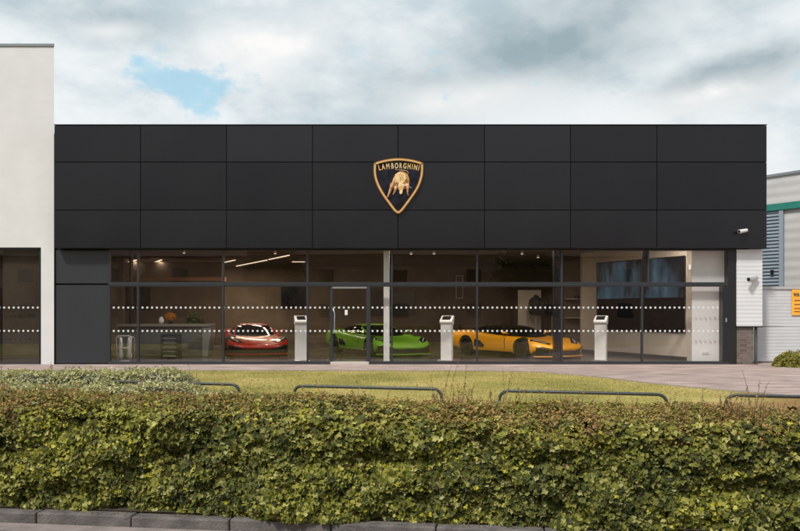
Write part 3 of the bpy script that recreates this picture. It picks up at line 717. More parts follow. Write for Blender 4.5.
    for s in (-1,1):
        decal([(s*.67,-1.02),(s*.71,-1.0),(s*.625,-.1),(s*.56,-.04),(s*.53,-.08),(s*.585,-.15)],'top',gbvh,'pillar',m_black if roof_dark else mp_,root)
        hl=decal([(s*.44,-2.14),(s*.60,-2.24),(s*.80,-2.06),(s*.93,-1.74),(s*.86,-1.66),(s*.66,-1.88)],'top',bvh,'headlight',m_lamp,root)
        decal([(s*.60,-2.14),(s*.64,-2.14),(s*.87,-1.80),(s*.84,-1.78)],'top',bvh,'light_strip',m_drl,hl,off=.012)
        # front air intake
        decal([(s*.40,.28),(s*.92,.26),(s*.95,.40),(s*.84,.42),(s*.60,.32)],'front',bvh,'air_intake',m_black,root)
        decal([(s*.02,.40),(s*.04,.40),(s*.04,.43),(s*.02,.43)],'front',bvh,'badge_half',m_gold,root)
        ax='side+' if s>0 else 'side-'
        decal([(.45,.30),(.92,.34),(.86,.62),(.62,.56),(.40,.40)],ax,bvh,'side_intake',m_black,root)
        decal([(-.90,.135),(.92,.135),(.92,.20),(-.90,.20)],ax,bvh,'side_skirt',m_black,root)
        decal([(-.62,.30),(-.60,.30),(-.55,.70),(-.57,.70)],ax,bvh,'door_seam',m_black,root,off=.003)
        mb=MB(); T=Matrix.Translation((s*.95,-.55,.86))@Matrix.Diagonal((.10,.05,.045,1)); mb.lathe([(0.01,-1),(.5,-.85),(.85,-.5),(1,0),(.85,.5),(.5,.85),(.01,1)],n=14,T=T)
        mb.tube([(s*.76,-.56,.80),(s*.93,-.55,.85)],.014); mb.build('wing_mirror',mp_,root,world=False,smooth=True)
    # splitter
    pts=[(-.98,-1.95),(-.9,-2.2),(-.62,-2.39),(0,-2.46),(.62,-2.39),(.9,-2.2),(.98,-1.95),(.6,-2.0),(-.6,-2.0)]
    mb=MB(); mb.prism_z(pts,.075,.112); mb.build('splitter',mp_,root,world=False,bevel=.006)
    mb=MB(); mb.prism_z([(-.92,-1.85),(-.90,-2.08),(-.66,-2.28),(0,-2.36),(.66,-2.28),(.90,-2.08),(.92,-1.85)],.1125,.32); mb.build('lower_grille',m_black,root,world=False)
    # wing / rear deck
    if roof_dark:
        mb=MB(); mb.box(-.9,.9,2.05,2.30,1.10,1.125); 
        for s in (-1,1): mb.box(s*.6-.02,s*.6+.02,2.1,2.22,.86,1.098)
        mb.build('rear_wing',m_black,root,world=False,bevel=.006)
    # wheels
    for yy in (-1.38,1.34):
        for s in (-1,1):
            w=empty('wheel',(s*.86,yy,.345)); w.parent=root; w.rotation_euler=(0,R(90)*s,0)
            mb=MB(); mb.lathe([(.22,-.12),(.33,-.13),(.343,-.10),(.345,.09),(.335,.125),(.255,.135),(.245,.10)],n=36); mb.build('tyre',m_tyre,w,world=False,smooth='auto')
            mb=MB(); mb.lathe([(.244,.09),(.25,.125),(.238,.13),(.225,.10),(.215,.04),(.05,.02)],n=36)
            for k in range(10):
                T=Matrix.Rotation(2*math.pi*k/10+(.12 if k%2 else -.12),4,'Z'); mb.box(.04,.232,-.014,.014,.07,.10,T)
            mb.lathe([(.001,.06),(.06,.06),(.05,.115),(.001,.118)],n=16)
            mb.build('rim',m_rim,w,world=False)
    return root
cars=[('red low supercar parked behind the glass left of the door',(.42,.022,.012),False,(259,30.2,15)),
      ('green low supercar parked behind the glass door and white column',(.16,.42,.015),False,(409,30.3,29)),
      ('yellow low supercar with dark roof parked behind the right-hand glass',(.95,.42,.015),True,(566,31.6,35))]
for lab,c,rd,(px,s,th) in cars:
    mc=paint(lab.split()[0]+'_car_paint',c)
    o=make_car('sports_car',lab,mc,rd)
    Yn=F/s; th=R(th)            # nose point
    nx=X(px,Yn); o.location=(nx-2.35*math.sin(th),Yn+2.35*math.cos(th),FLOOR); o.rotation_euler=(0,0,th); o.scale=(1.05,1,.94)

# ------------------------------------------------------------------ interior furniture
Yd=26.4
desk=empty('reception_desk',(X(160,Yd),Yd,FLOOR),label='long grey reception desk behind the left-hand glass',cat='desk')
m_desk=M('grey_green_laminate',(.09,.095,.085),(.12,.125,.115),rough=.4)
m_desk2=M('pale_laminate',(.22,.22,.20),rough=.4)
mb=MB(); mb.pbox(118,202,327,356.5,Yd,Yd+.6); mb.build('front_panel',m_desk,desk)
mb=MB(); mb.pbox(116,210,324.2,326.8,Yd-.08,Yd+.7); mb.build('desk_top',m_desk2,desk,bevel=.01)
x0=X(202.4,Yd); mb=MB(); mb.prism_y([(x0,FLOOR+.02),(x0+.18,FLOOR+.02),(x0+.30,Z(327,Yd)),(x0,Z(327,Yd))],Yd-.03,Yd+.62); mb.build('end_panel',m_desk2,desk)
Ys=25.3
sh=empty('shelf_unit',(X(169,Ys),Ys,FLOOR),label='small black shelf unit in front of the grey reception desk',cat='shelf')
mb=MB(); mb.pbox(160.5,162.3,334,359,Ys,Ys+.4); mb.pbox(176.6,178.4,334,359,Ys,Ys+.4); mb.pbox(162.35,176.55,334,335.2,Ys,Ys+.4); mb.pbox(162.35,176.55,334,359,Ys+.38,Ys+.4); mb.build('carcass',m_black,sh)
for y in (338.2,342.6,347,351.4,355.8):
    mb=MB(); mb.pbox(162.5,176.4,y,y+.9,Ys+.02,Ys+.37); mb.build('shelf',m_desk2,sh)
    mb=MB(); mb.pbox(163.5,175.4,y-2.4,y-.06,Ys+.1,Ys+.3); mb.build('magazines',m_desk,sh)
Yw=24.6
wr=empty('display_stand',(X(124,Yw),Yw,FLOOR),label='white tubular display stand with two pale upright shoes at the far left of the glass',cat='stand')
mb=MB(); z0,z1=FLOOR,Z(336,Yw); xa,xb=X(116.2,Yw),X(131.4,Yw)
mb.tube([(xa+.03,Yw,z0),(xa,Yw,z1-.06),(xa+.05,Yw,z1),(xb-.05,Yw,z1),(xb,Yw,z1-.06),(xb-.03,Yw,z0)],.017); mb.tube([(xa+.02,Yw,z0+.38),(xb-.02,Yw,z0+.38)],.014)
mb.tube([(xa+.03,Yw+.4,z0),(xa,Yw+.25,z1-.06),(xa+.01,Yw,z1-.02)],.015); mb.tube([(xb-.03,Yw+.4,z0),(xb,Yw+.25,z1-.06),(xb-.01,Yw,z1-.02)],.015)
mb.build('tube_frame',m_wplast,wr,smooth=True)
for c in (X(119.6,Yw),X(128.0,Yw)):
    T=Matrix.Translation((c,Yw+.1,FLOOR))
    mb=MB(); mb.lathe([(.001,.02),(.07,.03),(.09,.15),(.06,.3),(.075,.42),(.05,.62),(.03,.70),(.001,.71)],n=14,T=T); mb.build('pale_form',m_wplast,wr,smooth=True)
mb=MB(); Yk=D+.3; mb.pbox(118.5,128.5,361.0,362.6,Yk,Yk+.12); o=mb.build('door_stop',m_wplast,bevel=.01); tag(o,'flat white strip lying on the floor below the white tubular stand','floor strip')
# vase and orange arrangement on desk
zt_=Z(324.2,Yd)
v0=MB(); v0.lathe([(.001,0),(.05,0),(.09,.08),(.09,.15),(.05,.22),(.055,.24),(.001,.24)],n=18,T=Matrix.Translation((X(159.5,Yd),Yd+.2,zt_))); o=v0.build('vase',m_wplast,smooth=True); tag(o,'round white vase on the grey reception desk','vase')
fl=empty('flower_arrangement',(X(168,Yd),Yd+.3,zt_),label='orange and yellow flower arrangement on the grey reception desk',cat='flowers')
mb=MB(); mb.lathe([(.001,0),(.06,0),(.075,.10),(.06,.14),(.001,.14)],n=14,T=Matrix.Translation(fl.location)); mb.build('pot',m_black,fl,smooth=True)
n=500; P=rng.normal(0,1,(n,3)); P/=np.linalg.norm(P,axis=1,keepdims=True); Nn=P.copy(); P=P*rng.uniform(.5,1,(n,1))*np.array([.2,.15,.14])+np.array([X(168,Yd),Yd+.3,zt_+.25])
m_fl=leafmat('orange_petals',[(0,(.6,.18,.02)),(1,(.5,.35,.05)),(.5,(.75,.32,.05))]); scatter('petals',P,Nn,rng.uniform(.03,.07,n),m_fl,fl,'oval')
# potted plants near desk
def blob_leaves(cx,cy,cz,rx,ry,rz,n,size,mat,parent,name='leaves',shape='oval',up=.2):
    P=rng.normal(0,1,(n,3)); P/=np.linalg.norm(P,axis=1,keepdims=True); Nn=P.copy(); lump=.75+.5*fbm(P*1.8+cx*3.1,2)[:,None]
    P=P*lump*(rng.uniform(.35,1,(n,1))**.5)*np.array([rx,ry,rz])+np.array([cx,cy,cz])
    Nn[:,2]+=up
    return scatter(name,P,Nn,rng.uniform(.6,1.3,n)*size,mat,parent,shape)
m_pl=leafmat('indoor_plant_leaf',[(0,(.03,.06,.015)),(1,(.10,.13,.03)),(.5,(.05,.09,.02))])
for px,Y,h,lab in ((195,27.6,1.35,'leafy potted plant beside the slanted end of the reception desk'),):
    pt=empty('potted_plant',(X(px,Y),Y,FLOOR),label=lab,cat='plant')
    mb=MB(); mb.lathe([(.001,0),(.15,0),(.2,.4),(.001,.4)],n=18,T=Matrix.Translation(pt.location)); mb.build('pot',m_black,pt,smooth='auto')
    blob_leaves(X(px,Y),Y,FLOOR+.95,.38,.35,.5,1500,.09,m_pl,pt)
# pictures on partition / back wall
def picture(px0,px1,py0,py1,Y,label,frame,inner,name='wall_picture',cat='picture'):
    root=empty(name,(X((px0+px1)/2,Y),Y,Z(py1,Y)),label=label,cat=cat)
    mb=MB(); w=.5; mb.pbox(px0,px1,py0,py0+w,Y-.04,Y-.002); mb.pbox(px0,px1,py1-w,py1,Y-.04,Y-.002); mb.pbox(px0,px0+w,py0+w,py1-w,Y-.04,Y-.002); mb.pbox(px1-w,px1,py0+w,py1-w,Y-.04,Y-.002); mb.build('frame',frame,root)
    mb=MB(); mb.pbox(px0+w,px1-w,py0+w,py1-w,Y-.02,Y-.003); mb.build('print',inner,root); return root
m_pic=M('dark_print',(.010,.012,.010),(.035,.033,.025),rough=.3,scale=1.6)
p=picture(110,150,284.5,310,32.68,'wide dark poster of a car on the wall at far left of the showroom',m_black,m_pic)
carp=[(112,304),(113,299),(119,296),(126,292),(134,291.5),(141,295),(147,299),(148,304),(144,305),(142,302),(138,302),(136,305),(122,305),(120,302),(116,302),(114,305)]
mb=MB(); mb.prism_y([(X(a,32.64),Z(b,32.64)) for a,b in carp],32.635,32.655); mb.build('car_silhouette',M('print_grey',(.05,.05,.045),(.02,.02,.02),rough=.3,scale=3),p)
picture(281,306,286,309,BACK,'dark blue-black screen on the brown back wall behind the red car',m_black,M('blue_black_screen',(.006,.010,.018),rough=.15),name='wall_screen',cat='screen')
picture(371,415,291,316,BACK,'dark poster on the back wall above the green car',m_black,m_pic)
picture(456,463,275.5,298.5,BACK,'small upright white-framed picture right of the green car',m_wplast,m_iwall)
m_red=M('red_black_print',(.02,.012,.012),(.12,.015,.01),rough=.4,scale=3)
picture(464,478,277,297,BACK,'dark red and black poster above the rear of the yellow car',m_black,m_red)
picture(566,575,274,300,BACK,'white-framed panel on the wall right of the black column',m_wplast,m_iwall2)
p=picture(518,541,290,330,34,'tall beige display board behind the yellow car',m_iwall2,m_iwall2,name='display_board',cat='board')
mb=MB(); mb.box(X(518,34)+.1,X(541,34)-.1,34.0,34.1,FLOOR,Z(330,34)); mb.build('plinth',m_iwall2,p)
# jackets on stands
def jacket_stand(px,Y,h,lab):
    r=empty('clothes_stand',(X(px,Y),Y,FLOOR),label=lab,cat='clothes stand',group='black jackets on stands')
    mb=MB(); mb.lathe([(.001,0),(.17,0),(.17,.02),(.02,.03),(.015,h),(.001,h)],n=16); mb.build('pole',m_steel,r,world=False,smooth='auto')
    secs=[]
    for z,w,d in ((.0,.21,.13),(.25,.19,.12),(.5,.21,.13),(.64,.23,.13),(.74,.18,.10),(.79,.09,.07),(.84,.08,.07)):
        secs.append([(w*math.cos(t),d*math.sin(t),h-.82+z) for t in [2*math.pi*k/16 for k in range(16)]])
    loft(secs).build('jacket',M('black_cloth',(.012,.012,.013),rough=.8),r,world=False,smooth=True)
    for s in (-1,1):
        mb=MB(); mb.tube([(s*.20,0,h-.16),(s*.255,.0,h-.35),(s*.265,-.03,h-.62),(s*.25,-.05,h-.76)],[.07,.06,.055,.045],n=10); mb.build('sleeve',m_black,r,world=False,smooth=True)
jacket_stand(536,33.2,2.15,'black jacket on a stand before the beige display board'); jacket_stand(552,33.6,2.15,'black jacket on a stand half hidden by the black column')
# shelf with cap
Ysf=33.5
for z,nm,lb in ((299.5,'wall_shelf','upper pale shelf between the black column and the video wall'),(318.5,'wall_shelf','lower pale shelf between the black column and the video wall')):
    mb=MB(); mb.box(X(566,Ysf),X(584,Ysf),Ysf,Ysf+.4,Z(z,Ysf),Z(z,Ysf)+.05); tag(mb.build(nm,m_iwall2),lb,'shelf',group='pale wall shelves')
mb=MB(); mb.box(X(566,Ysf),X(590,Ysf),Ysf+.41,Ysf+.5,FLOOR,CEIL-.01); mb.build('shelf_wall',m_iwall,show)
cap=MB(); T=Matrix.Translation((X(578,Ysf),Ysf+.15,Z(299.5,Ysf)+.05)); cap.lathe([(.12,0),(.12,.05),(.09,.11),(.001,.13)],n=16,T=T); cap.prism_z([(-.09,-.09),(.09,-.09),(.06,-.22),(-.06,-.22)],0,.012,T); tag(cap.build('cap',m_black,smooth='auto'),'black cap lying on the upper pale shelf','cap')
# video wall on the oblique wall
m_scr,nt,b=newmat('video_screen_image')
n1=N(nt,'ShaderNodeTexNoise'); n1.inputs['Scale'].default_value=1.1; n1.inputs['Detail'].default_value=3
nt.links.new(coords(nt,(1.6,1.6,.5)),n1.inputs['Vector'])
r1=N(nt,'ShaderNodeValToRGB'); r1.color_ramp.elements[0].position=.42; r1.color_ramp.elements[0].color=(.006,.008,.012,1); r1.color_ramp.elements[1].position=.75; r1.color_ramp.elements[1].color=(.09,.19,.26,1)
nt.links.new(n1.outputs['Fac'],r1.inputs['Fac']); nt.links.new(r1.outputs['Color'],b.inputs['Emission Color']); b.inputs['Emission Strength'].default_value=.55
b.inputs['Base Color'].default_value=(.005,.006,.008,1); b.inputs['Roughness'].default_value=.2; b.inputs['Specular IOR Level'].default_value=.1
def onwall(px,z,out):
    k=(px-CX)/F; O=A+wn*out; t=(k*O.y-O.x)/(wd.x-k*wd.y); p=O+wd*t; return Vector((p.x,p.y,z))
vw=empty('video_wall',onwall(640,.9,.05),label='large black video wall with a dim blue picture on the oblique wall at right',cat='screen')
zlo,zmid,zhi=.90,1.98,3.26
def wallslab(pa,pb,z0,z1,o0,o1,nm,mat,parent):
    q=[onwall(pa,0,o1),onwall(pb,0,o1),onwall(pb,0,o0),onwall(pa,0,o0)]
    mb=MB(); mb.prism_z([(p.x,p.y) for p in q],z0,z1); return mb.build(nm,mat,parent,bevel=.004)
wallslab(596.5,684.8,zlo,zhi,.003,.05,'mounting_frame',m_black,vw)
wallslab(597.5,640,zmid+.01,zhi-.03,.051,.07,'screen',m_scr,vw); wallslab(640.4,683.8,zmid+.01,zhi-.03,.051,.07,'screen',m_scr,vw)
m_scrd=M('screen_off',(.004,.004,.006),rough=.25,spec=.06)
wallslab(597.5,640,zlo+.03,zmid,.051,.07,'screen',m_scrd,vw); wallslab(640.4,683.8,zlo+.03,zmid,.051,.07,'screen',m_scrd,vw)
# ceiling strip lights
def lightpt(px,py): 
    s=(HOR-py)/(CEIL-.06-EYE); Y=F/s; return Vector((X(px,Y),Y,CEIL-.06))
LS=[((112,266.5),(137,260),'leftmost of the lit ceiling strips, by the left edge of the glass'),((145,266),(161.5,260),'short lit ceiling strip second from the left'),((208,266),(235,260.2),'lit ceiling strip crossing the third mullion'),((236.5,266.2),(267,260.2),'lit ceiling strip left of the highest strip, above the red car'),((269,259.6),(289,255.4),'highest lit ceiling strip, above the red car'),((292,262),(305,262),'short level lit ceiling strip left of the door')]
for (a,b_,lab) in LS:
    p,q=lightpt(*a),lightpt(*b_); d=(q-p).normalized(); n=Vector((-d.y,d.x,0))*.035
    root=empty('ceiling_light',(p+q)/2,label=lab,cat='ceiling light',group='lit strips under the showroom ceiling')
    mb=MB(); mb.prism_z([p+n,q+n,q-n,p-n],CEIL-.04,CEIL-.002); mb.build('housing',m_black,root)
    mb=MB(); mb.prism_z([p+n*.8,q+n*.8,q-n*.8,p-n*.8],CEIL-.07,CEIL-.041); mb.build('tube_light',m_strip,root)
    l=bpy.data.lights.new('lamp','AREA'); l.energy=13*(q-p).length; l.color=(1,.80,.58); l.shape='RECTANGLE'; l.size=(q-p).length*.9; l.size_y=.12
    lo=bpy.data.objects.new('lamp',l); COL.objects.link(lo); lo.location=(0,0,-.03); lo.rotation_euler=(0,0,math.atan2(d.y,d.x)); lo.parent=root
for px,py in ((184,251),(275,251.5),(411,252),(434,251.8),(522,252),(538,255.5)):
    s=(HOR-py)/(CEIL-.03-EYE); Y=F/s
    r=empty('spotlight',(X(px,Y),Y,CEIL),label='small white ceiling spotlight behind the top of the glass',cat='spotlight',group='ceiling spotlights')
    mb=MB(); mb.lathe([(.05,-.10),(.055,-.02),(.02,0),(.001,0)],n=14); mb.build('lamp_body',m_wplast,r,world=False,smooth='auto')
    mb=MB(); mb.lathe([(.001,-.112),(.042,-.112),(.042,-.101),(.001,-.101)],n=14); mb.build('bulb',m_strip,r,world=False)
    l=bpy.data.lights.new('lamp','SPOT'); l.energy=170; l.color=(1,.82,.62); l.spot_size=R(130); l.spot_blend=.8; l.shadow_soft_size=.05
    lo=bpy.data.objects.new('lamp',l); COL.objects.link(lo); lo.location=(0,0,-.13); lo.rotation_euler=(R(28),0,0); lo.parent=r

for px,e_ in ((135,36),(200,36),(265,40),(330,40),(400,42),(465,42),(530,42),(590,44),(655,52)):  # unseen fill lamps added to brighten kiosks, pier and car fronts
    Y=24.09
    root=empty('ceiling_light',(X(px,Y),Y,CEIL),label='added unseen fill lamp at the ceiling just inside the glass, above its head frame',cat='ceiling light',group='added fill lamps at the ceiling just inside the glass')
    mb=MB(); mb.box(-.62,.62,-.09,.09,-.05,-.002); mb.build('housing',m_wplast,root,world=False)
    l=bpy.data.lights.new('lamp','AREA'); l.energy=e_*.85; l.color=(1,.88,.74); l.shape='RECTANGLE'; l.size=1.2; l.size_y=.14
    lo=bpy.data.objects.new('lamp',l); COL.objects.link(lo); lo.location=(0,0,-.055); lo.parent=root
# ------------------------------------------------------------------ hedge
hedge=empty('ivy_hedge',kp(3.2,.55),label='long clipped hedge of variegated ivy with rusty sprigs on top behind the kerb',cat='hedge')
HL0,HL1=-3.2,9.8
HT=.72
def hedge_surface(t,u):
    """t along, u 0..1 round the section: front bottom -> top -> back bottom. Returns point (world), normal"""
    H=.90; W=HT; per=[H,W,H]; tot=sum(per); s=u*tot
    nx=np.zeros_like(t); nz=np.zeros_like(t); cx=np.zeros_like(t); cz=np.zeros_like(t)
    # rounded rectangle by superellipse angle
    front=s<H; top=(s>=H)&(s<H+W); back=s>=H+W
    cx[front]=0; cz[front]=s[front]; nx[front]=-1
    cx[top]=s[top]-H; cz[top]=H; nz[top]=1
    cx[back]=W; cz[back]=H-(s[back]-H-W); nx[back]=1
    # round the shoulders
    r=.20; m=(cx<r)&(cz>H-r); dx=cx-r; dz=cz-(H-r); L=np.sqrt(dx**2+dz**2)+1e-6; cx=np.where(m,r+dx/L*r,cx); cz=np.where(m,H-r+dz/L*r,cz); nx=np.where(m,dx/L,nx); nz=np.where(m,dz/L,nz)
    m=(cx>W-r)&(cz>H-r); dx=cx-(W-r); dz=cz-(H-r); L=np.sqrt(dx**2+dz**2)+1e-6; cx=np.where(m,W-r+dx/L*r,cx); cz=np.where(m,H-r+dz/L*r,cz); nx=np.where(m,dx/L,nx); nz=np.where(m,dz/L,nz)
    p3=np.stack([t*1.5,cx*2.2,cz*2.2],1)
    d=(fbm(p3+3.3,4)-.5)*.28+(vnoise(np.stack([t*4.5,cx*6,cz*6],1))-.5)*.12+(vnoise(np.stack([t*12,cx*12,cz*13],1))-.5)*.06
    d=d*np.where(nz>.5,.55,1.0)
    cz=cz*np.clip(.955-.012*t,.8,1.0)
    bulge=.17*np.exp(-((t-2.25)/.55)**2)*np.exp(-(cz/.35)**2)+.08*np.exp(-((t-4.6)/.8)**2)*np.exp(-(cz/.3)**2)
    cx=cx+nx*d-np.where(front,bulge,0); cz=cz+nz*d
    n0=.17+cx; 
    n0=np.where(front,n0-.03,n0)
    P=np.array(K0)[None,:]+np.array(KD)[None,:]*t[:,None]+np.array(KN)[None,:]*n0[:,None]; P[:,2]=np.maximum(cz,.01)
    Nn=np.array(KN)[None,:]*nx[:,None]; Nn[:,2]+=nz
    return P,Nn,cz
# core of dark twigs
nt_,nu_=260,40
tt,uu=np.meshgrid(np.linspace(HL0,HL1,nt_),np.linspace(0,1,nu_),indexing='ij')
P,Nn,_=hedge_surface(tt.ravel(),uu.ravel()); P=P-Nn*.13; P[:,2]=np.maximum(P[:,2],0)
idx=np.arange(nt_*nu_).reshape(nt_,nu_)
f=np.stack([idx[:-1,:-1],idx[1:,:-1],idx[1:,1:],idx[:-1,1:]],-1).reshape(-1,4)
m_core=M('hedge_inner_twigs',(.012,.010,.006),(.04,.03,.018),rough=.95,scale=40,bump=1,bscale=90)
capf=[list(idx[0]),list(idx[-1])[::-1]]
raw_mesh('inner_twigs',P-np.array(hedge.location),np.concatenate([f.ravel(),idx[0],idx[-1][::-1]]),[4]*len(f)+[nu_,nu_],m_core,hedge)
m_ivy=leafmat('ivy_leaf',[(0,(.035,.045,.012)),(1,(.62,.58,.22)),(.25,(.12,.13,.024)),(.55,(.25,.255,.04)),(.85,(.42,.39,.08))],rough=.5,trans=.30,
              patch=[(0,(.03,.038,.014)),(1,(.42,.40,.17)),(.35,(.085,.10,.024)),(.7,(.18,.185,.04)),(.88,(.30,.29,.07))],pscale=1.6)
m_ivyY=leafmat('ivy_young_leaf',[(0,(.34,.33,.03)),(1,(.70,.62,.14)),(.5,(.52,.47,.05))],rough=.42,trans=.35)
m_sml=leafmat('small_rusty_leaf',[(0,(.10,.09,.025)),(1,(.52,.25,.09)),(.35,(.26,.20,.05)),(.7,(.40,.27,.08))],rough=.55,trans=.25,
              patch=[(0,(.12,.11,.025)),(1,(.48,.36,.10)),(.5,(.30,.25,.06))],pscale=2.2)
def samp(n,u0,u1,t0=HL0,t1=HL1):
    t=rng.uniform(t0,t1,n); u=rng.uniform(u0,u1,n); return (t,u)+hedge_surface(t,u)
# where the small-leaved shrub shows through instead of ivy
def smallness(t,cz): 
    nse=fbm(np.stack([t*1.1+9,cz*2.4,np.full_like(t,4.2)],1),3)
    fine=vnoise(np.stack([t*7,cz*7,np.full_like(t,1.7)],1))
    return (cz-.68)*2.8+(nse-.5)*3.0+(fine-.5)*.9
def ivy(n,u0,u1,t0,t1,nm,mat,thr=0,smin=.023,smax=.054,young=False):
    t,u,P,Nn,cz=samp(n,u0,u1,t0,t1); s=smallness(t,cz)
    keep=(s<thr+rng.normal(0,.22,n))
    if young:
        k2=fbm(np.stack([t*2.3+3,cz*3.1,np.full_like(t,9.2)],1),2); keep&=(k2>.53)
    t,P,Nn,cz=t[keep],P[keep],Nn[keep],cz[keep]; n=len(t)
    dep=rng.beta(1.2,2.4,n)*.13-.035
    P=P-Nn*dep[:,None]; P[:,2]=np.maximum(P[:,2]-.0,.012); Nn=Nn.copy(); Nn[:,2]+=.55
    return scatter(nm,P,Nn,rng.uniform(smin,smax,n),mat,hedge,'ivy',droop=.9,jitter=.42)
ivy(62000,0,.42,-1.0,7.6,'ivy_leaves',m_ivy,thr=.35)
ivy(9500,0,.40,-1.0,7.6,'young_ivy_leaves',m_ivyY,thr=.5,smin=.022,smax=.046,young=True)
ivy(9000,0,.42,-3.2,-1.0,'ivy_leaves',m_ivy,thr=.35); ivy(9000,0,.42,7.6,9.8,'ivy_leaves',m_ivy,thr=.35)
ivy(9000,.42,1,HL0,HL1,'ivy_leaves',m_ivy,thr=9,smin=.045,smax=.08)
def small(n,u0,u1,thr,nm='small_leaves'):
    t,u,P,Nn,cz=samp(n,u0,u1); s=smallness(t,cz)+(u>.36)*.8; keep=s>thr+rng.normal(0,.25,n)
    t,P,Nn=t[keep],P[keep],Nn[keep]; n=len(t); P=P-Nn*(rng.beta(1.1,2.2,n)*.12-.05)[:,None]; P[:,2]=np.maximum(P[:,2],.012)
    return scatter(nm,P,Nn+np.array([0,0,.5]),rng.uniform(.014,.032,n),m_sml,hedge,'oval',droop=-.2,jitter=.7)
small(120000,.10,.66,.15)
# upright sprigs along the top
tw=MB(); LP=[];LN=[]
m_twig=M('brown_twig',(.09,.045,.025),(.15,.08,.045),rough=.8,scale=12)
for i in range(1900):
    t=random.uniform(HL0,HL1); u=random.uniform(.30,.66)
    P,Nn,cz=hedge_surface(np.array([t]),np.array([u])); p=Vector(P[0])-Vector(Nn[0])*.05
    cl=float(fbm(np.array([[t*1.7,u*3,2.0]]),2)[0])
    h=random.uniform(.05,.12)*(1+1.6*max(0,cl-.5)*4)*(1.9 if random.random()<.10 else 1); lean=Vector((random.uniform(-.35,.35),random.uniform(-.35,.2),1)).normalized()
    pts=[p]; d=lean.copy()
    for k in range(3):
        d=(d+Vector((random.uniform(-.15,.15),random.uniform(-.15,.15),.05))).normalized(); pts.append(pts[-1]+d*h/3)
    tw.tube(pts,[.0028,.0024,.0018,.001],n=4,cap=False)
    for k in range(random.randint(8,16)):
        f_=random.uniform(.25,1)*3; j=min(2,int(f_)); q=pts[j].lerp(pts[j+1],f_-j); LP.append(q+Vector((random.uniform(-.012,.012),random.uniform(-.012,.012),0))); LN.append((random.uniform(-1,1),random.uniform(-1,1),.4))
for i in range(420):
    t=random.uniform(-1,7.6); u=random.uniform(.02,.34); P,Nn,cz=hedge_surface(np.array([t]),np.array([u])); p=Vector(P[0])+Vector(Nn[0])*.005
    pts=[p]; d=(KD*random.uniform(-1,1)+Vector((0,0,random.uniform(-.3,1)))-KN*.25).normalized(); Lh=random.uniform(.05,.16)
    for k in range(4):
        d=(d+Vector((random.uniform(-.4,.4),random.uniform(-.3,.2),random.uniform(-.3,.3)))).normalized(); pts.append(pts[-1]+d*Lh/4)
    tw.tube(pts,[.003,.0028,.0024,.002,.0012],n=4,cap=False)
tw.build('sprig_stems',m_twig,hedge)
t_,u_,P,Nn,cz=samp(1500,0,.40,-1,7.6); m_dead=leafmat('dead_leaf',[(0,(.07,.04,.02)),(1,(.34,.20,.09)),(.5,(.18,.10,.04))],rough=.7,trans=.1)
scatter('dead_leaves',P+Nn*.01,Nn,rng.uniform(.02,.045,len(P)),m_dead,hedge,'ivy',droop=.9,jitter=.6)
m_rust=leafmat('rusty_sprig_leaf',[(0,(.28,.22,.07)),(1,(.56,.30,.15)),(.5,(.42,.28,.11))],rough=.5,trans=.3)
scatter('sprig_leaves',np.array([tuple(p) for p in LP]),np.array(LN),rng.uniform(.012,.026,len(LP)),m_rust,hedge,'oval',droop=-.3,jitter=.3)

# ------------------------------------------------------------------ pale shrubs left
m_sant=leafmat('grey_green_shrub_leaf',[(0,(.22,.22,.08)),(1,(.72,.66,.32)),(.5,(.48,.46,.18))],rough=.6,trans=.3,patch=[(0,(.20,.21,.12)),(1,(.60,.57,.34)),(.5,(.40,.40,.22))],pscale=2.5)
m_score=M('shrub_inner_twigs',(.03,.03,.018),(.06,.055,.03),rough=.95,scale=30,bump=1)
def shrub(px,Y,top,rx,ry,n,label,mat,group='pale mounded shrubs behind the hedge',name='mounded_shrub',size=.05):
    h=Z(top,Y)-.02; x=X(px,Y)
    r=empty(name,(x,Y,0),label=label,cat='shrub',group=group)
    # lumpy core
    secs=[];K=28
    vs=[];fs=[]
    ph=random.uniform(0,50)
    rings=10
    for i in range(rings+1):
        a=i/rings*math.pi/2
        for k in range(K):
            t=2*math.pi*k/K; q=np.array([[math.cos(t)*math.cos(a)*1.4+ph,math.sin(t)*math.cos(a)*1.4,math.sin(a)*1.4]]); l=.70+.40*float(fbm(q,2)[0])
            vs.append((rx*.9*l*math.cos(t)*math.cos(a)**.6,ry*.9*l*math.sin(t)*math.cos(a)**.6,h*.86*(.82+.3*(l-.7)) *math.sin(a)))
    for i in range(rings):
        for k in range(K): fs.append((i*K+k,i*K+(k+1)%K,(i+1)*K+(k+1)%K,(i+1)*K+k))
    mb=MB(); mb.add(vs,fs); mb.build('inner_twigs',m_score,r,world=False)
    t=rng.uniform(0,2*math.pi,n); sa=rng.uniform(0,1,n); a=np.arcsin(sa)
    q=np.stack([np.cos(t)*np.cos(a)*1.4+ph,np.sin(t)*np.cos(a)*1.4,np.sin(a)*1.4],1); l=.70+.40*fbm(q,2)
    P=np.stack([rx*l*np.cos(t)*np.cos(a)**.6,ry*l*np.sin(t)*np.cos(a)**.6,h*(.84+.5*(l-.85))*np.sin(a)],1)
    tuft=vnoise(np.stack([P[:,0]*9+ph,P[:,1]*9,P[:,2]*9],1))
    Nn=np.stack([np.cos(t)*np.cos(a),np.sin(t)*np.cos(a),np.sin(a)],1)
    P=P+Nn*((tuft-.45)*.13)[:,None]-Nn*(rng.beta(1.2,2,n)*.07)[:,None]
    P[:,2]=np.maximum(P[:,2],.01); P=P+np.array([x,Y,0])
    scatter('leaves',P,Nn*.6+np.array([0,0,.3]),rng.uniform(.6,1.25,n)*size,mat,r,'oval',droop=-1.0,jitter=.5)
    return r
